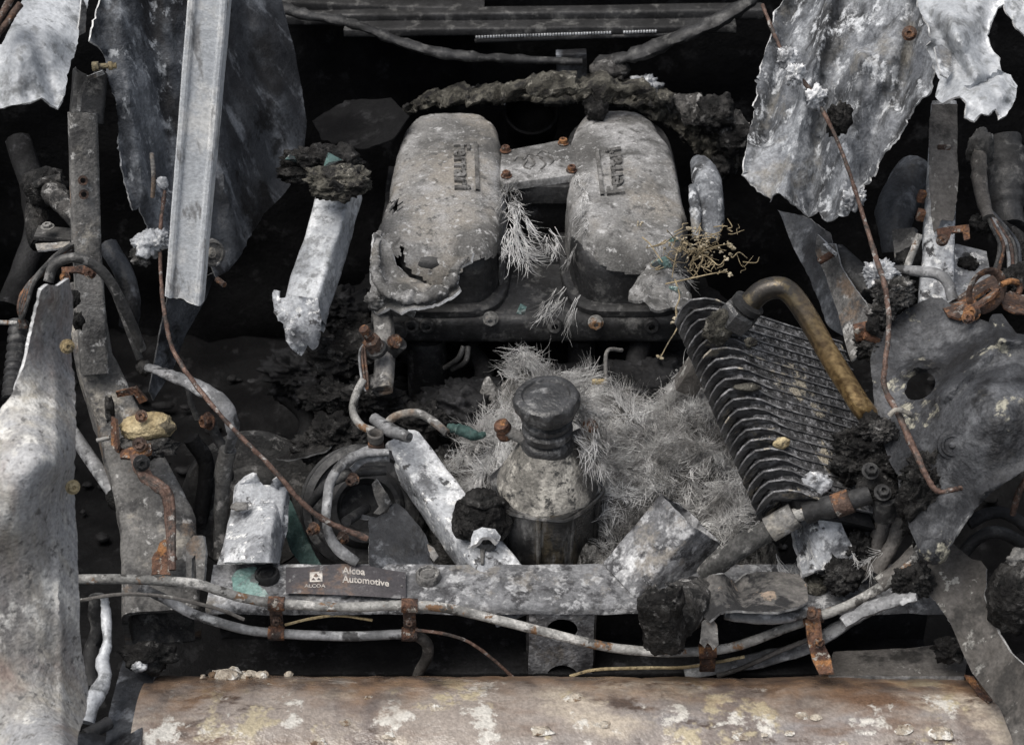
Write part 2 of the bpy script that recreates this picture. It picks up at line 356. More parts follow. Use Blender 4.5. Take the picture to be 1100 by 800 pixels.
K['rust'] = material('rust', (.045, .024, .018), (.12, .06, .036), 36, [((.23, .11, .045), 44, .61, .12, 1, .1), ((.025, .018, .016), 46, .59, .12, 3, 0), ((.24, .22, .195), 80, .68, .06, 4, .1)], bump=.8, grain=.45)
K['rustdark'] = material('rust_dark', (.035, .024, .02), (.095, .06, .045), 34, [((.17, .085, .045), 48, .62, .1, 1, .1), ((.20, .185, .17), 70, .68, .06, 4, .1)], bump=.7, grain=.45)
K['copper'] = material('copper_rod', (.07, .042, .033), (.14, .088, .068), 40, [((.045, .038, .034), 40, .59, .12, 1, 0), ((.28, .265, .25), 60, .68, .06, 3, .1)], rough=(.5, .85), metal=.1, bump=.5, grain=.4)
K['clay'] = material('clay', (.26, .20, .11), (.40, .33, .20), 20, [((.10, .085, .06), 30, .62, .08, 1, -.1)], bump=.8, grain=.35)
K['pipe'] = material('front_pipe', (.13, .128, .122), (.28, .275, .262), 24, [((.44, .43, .41), 30, .62, .07, 1, .1), ((.15, .085, .045), 26, .67, .05, 3, .05), ((.05, .048, .045), 36, .66, .06, 5, 0)], rough=(.45, .8), bump=.4, grain=.3)
K['hose'] = material('grey_hose', (.11, .112, .115), (.24, .242, .248), 20, [((.36, .365, .37), 28, .64, .08, 1, .03), ((.045, .045, .046), 24, .63, .08, 3, 0)], rough=(.4, .75), bump=.25, grain=.25)
K['hosed'] = material('dark_hose', (.03, .03, .03), (.075, .073, .07), 24, [((.17, .165, .16), 40, .66, .07, 1, .05)], rough=(.45, .8), bump=.4, grain=.35)
K['braid'] = material('braided_hose', (.035, .035, .034), (.09, .088, .085), 24, [((.22, .215, .205), 50, .62, .06, 1, .08)], bump=.6, grain=.5, wave=(260, .25, 'DIAGONAL'))
K['cloth'] = material('burnt_cloth', (.07, .068, .066), (.17, .16, .15), 15, [((.28, .22, .17), 30, .68, .05, 1, .05), ((.025, .025, .026), 14, .60, .06, 3, 0)], bump=.5, grain=.35, wave=(330, .2, 'DIAGONAL'))
K['cooler'] = material('cooler_fins', (.045, .045, .047), (.11, .11, .114), 26, [((.25, .25, .258), 40, .61, .14, 1, .03), ((.30, .27, .22), 18, .69, .05, 3, .12)], rough=(.32, .6), bump=.3, grain=.4, spec=.55)
K['coolcore'] = material('cooler_core', (.016, .016, .0165), (.05, .05, .052), 90, [((.17, .17, .176), 120, .58, .12, 1, .05), ((.30, .27, .215), 17, .69, .05, 3, .12)], bump=.8, grain=.8, fine=420)
K['bottle'] = material('tank_black', (.013, .0127, .0125), (.034, .033, .032), 12, [((.075, .062, .042), 14, .68, .08, 1, 0, (1, 1, .35)), ((.17, .166, .16), 20, .64, .12, 3, .06, (1, 1, .25))], rough=(.2, .5), bump=.25, grain=.3, spec=.5)
K['cone'] = material('tank_shoulder', (.14, .133, .12), (.27, .256, .23), 11, [((.05, .048, .046), 10, .585, .16, 1, -.1, (1, 1, .3)), ((.42, .40, .36), 22, .61, .16, 3, .1), ((.05, .049, .047), 90, .63, .1, 6, -.1)], bump=.5, grain=.4)
K['cap'] = material('cap_black', (.016, .016, .0165), (.045, .045, .046), 18, [((.16, .16, .16), 26, .65, .12, 1, .04)], rough=(.3, .6), bump=.5, grain=.35, spec=.5)
K['fibre'] = material('fibre_ash', (.34, .336, .33), (.56, .556, .55), 14, [((.11, .107, .102), 10, .55, .16, 2, 0), ((.72, .717, .71), 18, .60, .16, 1, 0)], bump=0, grain=.2)
K['fibre_base'] = material('fibre_base', (.07, .067, .062), (.21, .204, .195), 22, [((.025, .024, .022), 14, .57, .12, 2, -.2), ((.36, .352, .34), 44, .62, .1, 1, .2)], bump=1., grain=.5)
K['straw'] = material('straw', (.17, .135, .08), (.34, .275, .175), 30, [((.10, .085, .06), 40, .6, .1, 1, 0)], bump=.2, grain=.3)
K['flower'] = material('dry_flower', (.22, .185, .125), (.42, .37, .28), 60, bump=.4, grain=.35)
K['teal'] = material('teal_cloth', (.014, .034, .031), (.035, .070, .064), 30, [((.10, .145, .135), 50, .66, .1, 1, .05)], bump=.5, grain=.35)
K['tealpaint'] = material('teal_flake', (.12, .21, .195), (.19, .29, .27), 24, [((.30, .37, .355), 40, .62, .1, 1, .05), ((.12, .13, .13), 30, .64, .08, 3, 0)], bump=.4, grain=.3)
K['muffler'] = material('muffler_skin', (.215, .182, .156), (.295, .258, .228), 4, [((.20, .19, .192), 3.5, .52, .16, 1, 0, (.5, 1, 1)), ((.16, .135, .122), 5, .57, .08, 13, 0, (1, .05, .05)), ((.125, .078, .052), 6, .585, .12, 3, 0, (.35, 1, 1)), ((.37, .32, .26), 7, .63, .11, 5, .02, (.6, 1, 1)), ((.07, .05, .04), 20, .64, .1, 9, -.05, (.45, 1, 1)), ((.48, .46, .42), 18, .665, .06, 7, .2), ((.36, .31, .215), 10, .69, .06, 11, .25)], rough=(.2, .42), bump=.35, grain=.25, spec=.55)
K['crust'] = material('crust', (.22, .18, .14), (.40, .36, .30), 40, [((.55, .53, .49), 60, .6, .07, 1, .1), ((.12, .08, .05), 40, .64, .06, 2, 0)], bump=.9, grain=.35)
K['edge'] = material('torn_edge', (.42, .42, .42), (.64, .64, .64), 50, rough=(.4, .7), metal=.3, bump=.3, grain=.3)  # bare torn metal, pale also for the light caught along the edges
K['edge_dark'] = material('torn_edge_dark', (.12, .12, .12), (.25, .25, .25), 50, bump=.3, grain=.3)
K['plate'] = material('plate_face', (.045, .042, .046), (.075, .068, .07), 8, [((.13, .09, .07), 22, .66, .12, 1, 0), ((.17, .168, .17), 50, .69, .08, 3, .05)], rough=(.35, .6), bump=.2, grain=.25, spec=.4)
K['print'] = material('plate_print', (.34, .315, .29), (.50, .47, .43), 60, [((.12, .11, .11), 70, .66, .08, 1, 0)], bump=.1, grain=.25)
K['letter'] = material('cast_letter', (.055, .053, .05), (.11, .107, .102), 40, [((.20, .195, .19), 60, .62, .14, 1, .05)], bump=.4, grain=.3)  # darker than the shell: shadows of the raised strokes put into the colour
K['glass'] = material('glass_chunk', (.055, .10, .095), (.10, .165, .155), 30, [((.28, .33, .32), 60, .66, .08, 1, .1), ((.03, .035, .035), 30, .60, .1, 4, 0)], rough=(.12, .4), bump=.3, grain=.3, spec=.6)
def brass():
    m = material('brass_pipe', (.05, .045, .04), (.10, .088, .075), 14, [((.15, .12, .075), 20, .62, .08, 1, 0)], rough=(.24, .42), metal=.75, bump=.12, grain=.15, spec=.5)
    t = m.node_tree; N = t.nodes; L = t.links; bs = N['Principled BSDF']; src = bs.inputs['Base Color'].links[0].from_socket
    g = N.new('ShaderNodeNewGeometry'); sx = N.new('ShaderNodeSeparateXYZ'); L.new(g.outputs['Position'], sx.inputs[0])
    r = N.new('ShaderNodeMapRange'); r.inputs[1].default_value = .345; r.inputs[2].default_value = .40; L.new(sx.outputs[0], r.inputs[0])
    x = N.new('ShaderNodeMix'); x.data_type = 'RGBA'; L.new(r.outputs[0], x.inputs[0]); L.new(src, x.inputs[6])
    nn = N.new('ShaderNodeTexNoise'); nn.inputs['Scale'].default_value = 25; cr = N.new('ShaderNodeValToRGB'); L.new(nn.outputs[0], cr.inputs[0])
    cr.color_ramp.elements[0].position = .35; cr.color_ramp.elements[0].color = (.15, .095, .045, 1); cr.color_ramp.elements[1].position = .7; cr.color_ramp.elements[1].color = (.45, .31, .145, 1)
    L.new(cr.outputs[0], x.inputs[7]); L.new(x.outputs[2], bs.inputs['Base Color']); return m
K['brass'] = brass()
def muffler_stain(m):
    # rust run-off that has collected along the rear of the barrel
    t = m.node_tree; N = t.nodes; L = t.links; bs = N['Principled BSDF']; src = bs.inputs['Base Color'].links[0].from_socket
    g = N.new('ShaderNodeNewGeometry'); sx = N.new('ShaderNodeSeparateXYZ'); L.new(g.outputs['Position'], sx.inputs[0])
    nn = N.new('ShaderNodeTexNoise'); nn.inputs['Scale'].default_value = 13; nn.inputs['Detail'].default_value = 5; nn.inputs['Roughness'].default_value = .7
    mp = N.new('ShaderNodeMapping'); mp.inputs['Scale'].default_value = (.5, 1, 1); L.new(g.outputs['Position'], mp.inputs[0]); L.new(mp.outputs[0], nn.inputs['Vector'])
    a = N.new('ShaderNodeMath'); a.operation = 'MULTIPLY_ADD'; a.inputs[1].default_value = .22; L.new(nn.outputs[0], a.inputs[0]); L.new(sx.outputs[1], a.inputs[2])
    r = N.new('ShaderNodeMapRange'); r.inputs[1].default_value = -.075; r.inputs[2].default_value = -.02; r.inputs[4].default_value = .85; L.new(a.outputs[0], r.inputs[0])
    x = N.new('ShaderNodeMix'); x.data_type = 'RGBA'; L.new(r.outputs[0], x.inputs[0]); L.new(src, x.inputs[6])
    cr = N.new('ShaderNodeValToRGB'); n2 = N.new('ShaderNodeTexNoise'); n2.inputs['Scale'].default_value = 30; n2.inputs['Detail'].default_value = 4; L.new(n2.outputs[0], cr.inputs[0]); L.new(g.outputs['Position'], n2.inputs['Vector'])
    e = cr.color_ramp.elements; e[0].position = .36; e[0].color = (.05, .034, .027, 1); e[1].position = .66; e[1].color = (.20, .125, .075, 1)
    L.new(cr.outputs[0], x.inputs[7]); L.new(x.outputs[2], bs.inputs['Base Color'])
muffler_stain(K['muffler'])
#SECTIONS

# ------------------------------------------------------------------ setting: the soot-black shell of the bay
def struct(name, vs, fs, mat): return tag(mesh(name, vs, fs, mat, None, 40), kind='structure')
def grid(o, a, b, na, nb, amp, s, seed):
    o, a, b = map(lambda q: np.array(q, float), (o, a, b)); n = unit(np.cross(a, b)); vs = []; fs = []
    for j in range(nb + 1):
        for i in range(na + 1):
            p = o + a * i / na + b * j / nb; vs.append(p + n * amp * nz(p, s, seed))
    for j in range(nb):
        for i in range(na): q = j * (na + 1) + i; fs.append((q, q + 1, q + na + 2, q + na + 1))
    return vs, fs
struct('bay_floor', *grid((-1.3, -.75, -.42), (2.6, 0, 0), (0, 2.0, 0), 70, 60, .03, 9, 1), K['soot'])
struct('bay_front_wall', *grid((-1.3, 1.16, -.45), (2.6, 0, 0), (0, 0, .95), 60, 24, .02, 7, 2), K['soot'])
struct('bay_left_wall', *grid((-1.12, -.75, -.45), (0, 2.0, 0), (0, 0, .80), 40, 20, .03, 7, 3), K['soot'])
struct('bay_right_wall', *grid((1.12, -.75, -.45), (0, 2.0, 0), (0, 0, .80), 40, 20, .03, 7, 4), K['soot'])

# ------------------------------------------------------------------ rear bulkhead trim (top of the picture)
def bar(name, pts, w_, h, mat, parent=None, **k):
    v, f = sweep_geo(pts, rrect(w_, h, min(w_, h) * .25), (0, 0, 1), n=10, amp=k.get('amp', .002), sc_=k.get('sc_', 18), seed=k.get('seed', 0)); return mesh(name, v, f, mat, parent, 40)
tag(bar('window_ledge', [Py(296, -6, 1.13), Py(520, 4, 1.13)], .05, .02, K['cast']), 'grey ledge strip at the top edge, left of centre', 'trim')
tag(bar('bulkhead_beam', [Py(285, 13, 1.10), Py(820, 6, 1.10)], .03, .02, K['cast'], seed=2), 'straight black beam across the very top, above the sagging seal', 'beam')
tag(bar('bulkhead_rail', [Py(370, 27, 1.07), Py(790, 23, 1.07)], .035, .015, K['cast'], seed=4), 'sooty rail under the top beam with scuffed face', 'rail')
g = thing('perforated_strip', 'thin silver perforated strip below the sooty rail at the top', 'strip', Py(610, 38, 1.05))
b = MB()
for i in range(64):
    if 47 < i < 52: continue
    a = Py(512 + i * 3.05, 40 - i * .1, 1.05); b.add(*box_geo(a, (.0032, .004, .004), bev=.0006))
b.build('toothed_edge', K['alu'], g); tube('strip_body', [Py(510, 44, 1.055), Py(720, 37, 1.055)], .004, K['cast'], g)
tag(tube('sagging_seal', [Py(290, 2, 1.0), Py(320, 14, .99), Py(380, 26, .98), Py(430, 45, .97), Py(480, 58, .96), Py(540, 63, .96), Py(625, 66, .97)], [.010, .014, .010, .011, .011, .009, .007], K['cast'], wob=.35, flat=.7), 'black rubber seal sagging from the upper left corner to the centre', 'seal')
tag(tube('sagging_seal', [Py(640, 66, .98), Py(680, 60, .97), Py(730, 40, .96), Py(775, 20, .97), Py(815, -6, .99)], [.010, .018, .02, .018, .014], K['cast'], wob=.35, flat=.6, seed=3), 'black rubber seal rising from the centre to the upper right', 'seal')
tag(box('block', Py(614, 69, .98), (.05, .02, .045), K['panel2'], rot=Ry(-3)), 'square grey block standing on the bulkhead crust at top centre', 'block')
v, f = lump_geo(Py(655, 74, .97), (.032, .02, .02), amp=.4, s=1.1, seed=4, sub=3); tag(mesh('rubble_lump', v, f, K['charash'], None, 180), 'angular grey lump beside the square block at top centre', 'rubble')
tag(lump('ash_flake', Py(692, 92, .95), (.025, .015, .016), K['white'], amp=1.0, s=2.4, seed=9), 'pale ash flake on the crust, right of the angular lump', 'ash')
# crust ledge behind the plenums
def crust(name, pts, r, mat, label, seed, cat='crust'):
    cp = catmull(pts, 14); b = []; vs, fs = tube_geo(pts, r, seg=22, n=14, flat=.55)
    out = []
    for p in vs: out.append(p + np.array([.6, .6, 1.]) * .011 * (nz(p, 30, seed, 6)) + .01 * np.array(noise.noise_vector(Vector(p) * 45)))
    return tag(mesh(name, out, fs, mat, None, 30), label, cat)
crust('bulkhead_crust', [Py(448, 112, .98), Py(480, 104, .96), Py(530, 101, .94), Py(556, 98, .92)], [.012, .022, .024, .012], K['mud'], 'flaky grey brown crust behind the left plenum, left of the hoop', 1)
crust('bulkhead_crust', [Py(540, 103, .90), Py(580, 92, .89), Py(640, 93, .88), Py(690, 98, .88), Py(720, 108, .89)], [.014, .024, .022, .02, .012], K['mud'], 'layered grey brown crust above the hoop, under the square block', 2)
crust('bulkhead_crust', [Py(700, 105, .92), Py(740, 118, .90), Py(775, 130, .88), Py(800, 150, .86)], [.018, .03, .035, .02], K['charash'], 'dark crust running down right behind the right plenum', 3)
def dep(x, y, yy): return (x, y, proj(Py(x, y, yy))[2])
tag(sheet('bulkhead_shelf', [(430, 122), (448, 106), (500, 96), (545, 90), (600, 80), (650, 80), (700, 92), (740, 104), (785, 120), (806, 150), (800, 178), (780, 190), (752, 176), (735, 150), (712, 130), (680, 116), (640, 108), (600, 112), (560, 108), (520, 112), (480, 110), (450, 118)],
  [dep(430, 122, .95), dep(545, 95, .95), dep(650, 85, .96), dep(806, 150, .90), dep(780, 190, .86), dep(600, 110, .92), dep(712, 130, .89)], K['mud'], None, K['char'], th=.006, jag=5, step=3.5, amp=.03, sc_=32, seed=77, fine=.006), 'broken crumbly shelf of crust running round the rear of both plenums', 'crust')
for i, (x, y, r, l) in enumerate(((770, 120, .03, 'upper dark lump in the crust pile right of the plenums'), (790, 150, .028, 'middle dark lump in the crust pile right of the plenums'), (775, 180, .022, 'lowest dark lump in the crust pile right of the plenums'), (640, 118, .02, 'black lump between hoop and right plenum top'))):
    v, f = lump_geo(Py(x, y, .86), (r, r * .8, r), amp=.7, s=1.6, seed=20 + i, sub=4); tag(mesh('charred_lump', v, f, K['char'], None, 180), l, 'debris')
# hoop of the throttle opening
g = thing('throttle_body', 'dark round throttle opening with thin bright rim between the plenums', 'throttle', Py(571, 150, .90))
c = Py(571, 116, .955); ax = unit((0, -.65, .75))
lathe('housing', [(.044, -.09), (.047, -.02), (.047, 0), (.043, .001), (.042, -.02), (.040, -.07), (0, -.072)], c, K['soot'], g, ax, 40)
tube('rim', [c + ax * .002 + .045 * (math.cos(a) * np.array([1., 0, 0]) + math.sin(a) * unit(np.cross(ax, (1, 0, 0)))) for a in np.linspace(.1, 3.05, 22)], .0010, K['alu'], g, n=3, seg=6)
# dark sheet left of the left plenum
tag(sheet('scorched_panel', [(335, 130), (370, 108), (420, 105), (440, 125), (420, 150), (390, 160), (345, 150)], [(335, 130, 2.8), (440, 120, 2.75), (390, 160, 2.7)], K['soot'], amp=.01, seed=61), 'dark scorched panel behind and left of the left plenum', 'panel')

# ------------------------------------------------------------------ intake plenums
def selip(a, n): c, s = math.cos(a), math.sin(a); return (abs(c) ** (2 / n)) * (1 if c > 0 else -1), (abs(s) ** (2 / n)) * (1 if s > 0 else -1)
def plenum_geo(cx, cy, hx, hy, prof, seg=120, skew=0., seed=0, amp=.0035, dents=(), taper=.0, n=4.2, bulge=0.):
    vs = []; fs = []
    for (s, z) in prof:
        for k in range(seg):
            a = 2 * math.pi * k / seg; ex, ey = selip(a, n if s > .5 else 3.0)
            w_ = 1 - taper * (ey * .5 + .5) ** 2
            x = cx + hx * ex * s * w_ + skew * ey * hy * s; y = cy + hy * ey * (s if s < .999 else 1)
            if bulge and ex < 0: x += bulge * (-ex) * s * math.exp(-((y - .50) / .085) ** 2) * (.45 + .55 * min(1, (z - .10) / .07))
            p = np.array([x, y, z]); dn = np.array([ex, ey * .6, 1.]); p = p + unit(dn) * amp * nz(p, 14, seed, 4) + unit(dn) * .0008 * nz(p, 110, seed, 3)
            for (dx, dy, A, W) in dents:
                p[2] -= A * math.exp(-(((x - dx) ** 2 + (y - dy) ** 2) / W ** 2)) * (1 if z > .15 else .2)
            vs.append(p)
    M = len(prof)
    for i in range(M - 1):
        for k in range(seg): fs.append((i * seg + k, i * seg + (k + 1) % seg, (i + 1) * seg + (k + 1) % seg, (i + 1) * seg + k))
    fs.append(tuple((M - 1) * seg + k for k in range(seg)))
    return vs, fs
def inpoly(x, y, L):
    c = False; j = len(L) - 1
    for i in range(len(L)):
        if (L[i][1] > y) != (L[j][1] > y) and x < (L[j][0] - L[i][0]) * (y - L[i][1]) / (L[j][1] - L[i][1]) + L[i][0]: c = not c
        j = i
    return c
def cut_and_thicken(name, vs, fs, cuts, mat, parent, th=.003, edge=None):
    V = np.array(vs); F = []
    for f in fs:
        m = V[list(f)].mean(0); x, y, d = proj(m); j = 6 * nz(m, 60, 5, 3)
        front = any(inpoly(x + j, y + j * .6, L) and (m[1] < yl) for L, yl in cuts)
        if not front: F.append(f)
    N = np.zeros_like(V); cnt = set(); c0 = V.mean(0)
    out = []
    for t in F:
        nn = np.cross(V[t[1]] - V[t[0]], V[t[2]] - V[t[0]])
        for i in t: N[i] += nn
        for a, b in zip(t, t[1:] + t[:1]): cnt.add((a, b))
    N /= np.linalg.norm(N, axis=1)[:, None] + 1e-12
    B = V - N * th; n = len(V); rim = [(a, b) for (a, b) in cnt if (b, a) not in cnt]
    fs2 = F + [tuple(i + n for i in t)[::-1] for t in F] + [(b, a, a + n, b + n) for a, b in rim]
    return mesh(name, list(V) + list(B), fs2, None, parent, 60, mats=[mat, edge or mat], fm=[0] * (2 * len(F)) + [1] * len(rim))
PROF = [(1, z) for z in np.arange(.105, .156, .004)] + [(.999, .159), (.997, .163), (.994, .167), (.989, .172), (.982, .177), (.974, .1815), (.964, .186), (.953, .1898), (.940, .193), (.926, .196), (.912, .1985), (.895, .2008), (.875, .2025), (.86, .2035), (.81, .206), (.75, .208), (.68, .2095), (.6, .211), (.52, .212), (.44, .2128), (.36, .2132), (.28, .2135), (.2, .214), (.12, .214), (.05, .214)]
def text_mesh(txt, parent, mat, place, size=1., ext=.0012, shear=0., name='lettering', bold=0.):
    cu = bpy.data.curves.new('t', 'FONT'); cu.body = txt; cu.size = 1; cu.shear = shear; cu.offset = bold; cu.resolution_u = 3
    o = bpy.data.objects.new('t', cu); COL.objects.link(o); dg = bpy.context.evaluated_depsgraph_get(); me = bpy.data.meshes.new_from_object(o.evaluated_get(dg))
    V = [np.array(v.co) for v in me.vertices]; F = [tuple(p.vertices) for p in me.polygons]; bpy.data.objects.remove(o); bpy.data.meshes.remove(me)
    a = np.array(V); lo = a.min(0); hi = a.max(0)
    uv = [((v[0] - lo[0]) / (hi[0] - lo[0]), (v[1] - lo[1]) / (hi[1] - lo[1])) for v in V]
    top = [place(u, v, ext) for u, v in uv]; bot = [place(u, v, -.0008) for u, v in uv]; n = len(V); cnt = set()
    for f in F:
        for x, y in zip(f, f[1:] + f[:1]): cnt.add((x, y))
    rim = [(x, y) for (x, y) in cnt if (y, x) not in cnt]
    return mesh(name, top + bot, F + [(y, x, x + n, y + n) for x, y in rim], mat, parent, 30)
def plenum(side):
    L = side < 0
    cx, hx = (-.0985, .0905) if L else (.171, .0925); cy, hy = (.695, .222) if L else (.70, .226)
    g = thing('intake_plenum', 'ash grey left intake plenum with hole and torn curled front corner' if L else 'ash grey right intake plenum with dry weeds on its front corner', 'plenum', (cx, cy, .09), 'intake plenums')
    # dark inner body and flange
    vs, fs = plenum_geo(cx, cy + .003, hx - .005, hy - .005, [(1, .10), (1, .115), (1, .13), (1, .145), (1, .16), (.985, .172), (.95, .18), (.7, .182), (.2, .182)], seg=90, amp=.001, seed=3)
    mesh('inner_body', vs, fs, K['cast'], g, 50)
    vs, fs = plenum_geo(cx, cy, hx + .007, hy + .007, [(.98, .094), (1, .094), (1.0, .097), (1.0, .103), (.985, .106), (.955, .107), (.93, .107)], seg=90, amp=.0006, seed=3, n=4.5)
    mesh('flange', vs, fs, K['cast'], g, 40)
    dents = [(Pz(455, 275, .2)[0], Pz(455, 275, .2)[1], .03, .045), (cx + .055, cy + .02, -.004, .05)] if L else [(cx + .03, cy - .15, .012, .04), (cx + .07, cy - .06, .012, .03)]
    vs, fs = plenum_geo(cx, cy, hx, hy, PROF, seed=1 if L else 2, dents=dents, taper=.10 if L else .20, skew=0 if L else -.02, n=4.0 if L else 3.2, seg=260, bulge=(-.024 if L else 0))
    if L: cuts = [([(419, 217), (426, 214), (431, 220), (429, 229), (421, 228)], 9), ([(434, 262), (422, 284), (428, 300), (452, 313), (478, 314), (494, 296), (484, 301), (462, 304), (444, 294), (434, 280)], .62),
                  ([(380, 318), (470, 312), (495, 286), (520, 277), (548, 270), (580, 268), (580, 400), (380, 400)], .53)]
    else: cuts = [([(560, 240), (624, 262), (636, 280), (655, 290), (690, 296), (720, 302), (760, 290), (760, 400), (560, 400)], .53)]
    sh = cut_and_thicken('shell', vs, fs, cuts, K['plenum'], g, edge=K['plenum'])
    bvh = BVHTree.FromPolygons([Vector(v) for v in vs], fs)
    def hit(x, y, e):
        r = bvh.ray_cast(Vector((x, y, .5)), Vector((0, 0, -1))); return np.array(r[0]) + np.array([0, 0, e]) if r[0] else np.array([x, y, .213 + e])
    def T(q0, q1, q2):          # origin (start of baseline), end of baseline, start of cap line in photo px -> plenum top
        A, B_, C_ = (Pz(*q, .212) for q in (q0, q1, q2))
        return lambda u, v, e: hit(*(A + (B_ - A) * u + (C_ - A) * v)[:2], e)
    if L:
        text_mesh('Ferrari', sh, K['letter'], T((487, 157), (488, 206), (505, 157)), ext=.0045, bold=.03)
        pl = T((509, 156), (511, 206), (513, 156)); d0 = T((485, 152), (486, 210), (515, 152))
    else:
        text_mesh('Ferrari', sh, K['letter'], T((671, 208), (667, 161), (652, 211)), ext=.0045, bold=.03)
        pl = T((649, 211), (643, 162), (645, 211))
    vv = [pl(u, v, e) for e in (.0042, -.001) for v in (0, 1) for u in np.linspace(0, 1, 16)]; ff = []
    for k in range(15): ff += [(k, k + 1, 17 + k, 16 + k), (k, k + 32, k + 33, k + 1), (16 + k, 17 + k, 49 + k, 48 + k)]
    mesh('letter_bar', vv, ff, K['letter'], sh, 30)
    return g, hit
GL, hitL = plenum(-1); GR, hitR = plenum(1)
# torn flap of the left plenum
sheet('torn_flap', [(402, 250), (420, 262), (426, 285), (440, 298), (462, 306), (480, 305), (489, 288), (500, 276), (508, 272), (506, 281), (491, 288), (490, 305), (494, 310), (486, 318), (470, 327), (452, 330), (440, 331), (430, 336), (418, 330), (405, 337), (397, 328), (400, 305), (399, 275)],
      [(402, 250, 2.46), (400, 330, 2.44), (440, 325, 2.41), (480, 318, 2.41), (505, 275, 2.45), (440, 300, 2.455), (470, 308, 2.45)], K['plenum'], GL, K['edge'], th=.004, jag=2.2, step=3.5, amp=.005, sc_=30, seed=4, creases=[((430, 312), (485, 305), -.012, 6)], curl=-.004, curlw=4)
tube('rolled_lip', pp((408, 248, 2.47), (403, 275, 2.445), (406, 300, 2.425), (422, 316, 2.405), (448, 320, 2.40), (470, 314, 2.40), (484, 303, 2.41), (490, 288, 2.425), (502, 276, 2.44)), [.004, .006, .008, .008, .009, .010, .009, .006, .003], K['plenum'], GL, wob=.6, seg=16, flat=.7, n=14)
lump('melted_corner', P(407, 322, 2.43), (.016, .012, .018), K['plenum'], GL, amp=.7, s=1.8, seed=3)
sheet('torn_tongue', [(420, 327), (430, 330), (446, 336), (444, 342), (436, 338), (428, 341), (419, 338), (410, 341), (412, 330)], [(412, 330, 2.44), (445, 340, 2.42), (425, 342, 2.45)], K['plenum'], GL, K['edge'], jag=1.5, step=3, amp=.003, seed=6)
for i, (q, r) in enumerate((((527, 342), .0085),)):
    bolt('bolt', Py(*q, .462), r, K['pipe'], GL, axis=(0, -1, .25), h=.014)
b = bolt('bolt', Py(640, 346, .462), .0085, K['pipe'], GR, axis=(0, -1, .25), h=.014)
# right plenum torn skirt
sheet('torn_flap', [(676, 312), (688, 296), (698, 282), (716, 284), (732, 300), (742, 322), (738, 333), (722, 330), (705, 333), (690, 322), (676, 322)], [(676, 315, 2.45), (740, 325, 2.42), (705, 298, 2.46), (705, 330, 2.41)], K['plenum'], GR, K['plenum'], th=.004, creases=[((690, 302), (700, 330), -.012, 4), ((718, 306), (722, 330), .012, 4)], amp=.012, sc_=30, seed=8, step=3.5, curl=-.004, curlw=4)
# manifold below
g = thing('intake_manifold', 'sooty black intake manifold casting under both plenums', 'manifold', Py(575, 362, .5))
def prof_box(x0, x1, y0, y1, z0, z1, mat, nm, amp=.002):
    v, f = sweep_geo([(x0, (y0 + y1) / 2, z1), (x1, (y0 + y1) / 2, z1)], rrect(y1 - y0, z1 - z0, .012), (0, 0, 1), n=24, amp=amp, sc_=20); return mesh(nm, v, f, mat, g, 40)
prof_box(-.205, .265, .462, .92, .048, .094, K['cast'], 'casting')
for x in (442, 459, 596, 700):
    p = Py(x, 350, .459); v, f = lathe_geo([(.011, -.01), (.011, .004), (.009, .006), (.005, .006), (.005, -.004), (0, -.004)], p, (0, -1, .2), 20); mesh('boss', v, f, K['cast'], g, 30)
for x0, x1, y1 in ((436, 480, 445), (610, 640, 420)):
    a = Py((x0 + x1) / 2, 362, .50); e = np.array([a[0], .47, -.25]); tube('runner', [a, a * .5 + e * .5, e], px((x1 - x0) / 2, 2.5), K['soot2'] if x0 > 500 else K['cast'], g, seg=20, wob=.03)
bolt('plug', Py(427, 355, .455), .011, K['cast'], g, axis=(0, -1, .2), h=.004, hexa=False)
bx = Py(566, 290, .52)
box('rear_web', (.037, .62, .085), (.10, .02, .05), K['cast'], g)
tube('cable', pp((478, 395, 2.55), (492, 385, 2.52), (498, 372, 2.52)), .004, K['hosed'], g)
tube('cable', pp((486, 397, 2.55), (500, 388, 2.52), (503, 372, 2.52)), .004, K['hosed'], g)
# bridge plate between the plenums
def onz(poly, z): return [Pz(x, y, z) for x, y in poly]
g = thing('bridge_plate', 'grey emblem plate with rusty bolts bridging the two plenums', 'plate', Pz(578, 200, .16))
ol = onz([(538, 163), (600, 151), (613, 155), (619, 165), (617, 188), (541, 198), (537, 190)], .205)
sub = []
for a, c_ in zip(ol, ol[1:] + ol[:1]): sub += [a + (c_ - a) * k / 6 for k in range(6)]
cc = np.mean(ol, axis=0); rings = [(1, -.012), (1, -.002), (.985, 0), (.8, .0005), (.5, .001), (.05, .001)]
vs = [np.append((cc + (p - cc) * s)[:2], .205 + dz) for s, dz in rings for p in sub]; n = len(sub); fs = [(i * n + k, i * n + (k + 1) % n, (i + 1) * n + (k + 1) % n, (i + 1) * n + k) for i in range(len(rings) - 1) for k in range(n)] + [tuple(range(5 * n, 6 * n))]
bp_ = mesh('plate', roughen(vs, .0012, 40), fs, K['plenum'], g, 40)
lx0, lx1 = Pz(541, 200, .19)[0], Pz(617, 190, .19)[0]; yb = Pz(580, 194, .205)[1]
box('box_wall', ((lx0 + lx1) / 2, yb + .006, .178), (lx1 - lx0, .008, .03), K['cast'], g)
box('box_body', ((lx0 + lx1) / 2, yb + .06, .15), (lx1 - lx0 - .004, .10, .085), K['soot2'], g)
for q in ((543, 162), (544, 189), (605, 154), (614, 183)): bolt('bolt', Pz(*q, .207), .0065, K['rust'], bp_, h=.008, hexa=False)
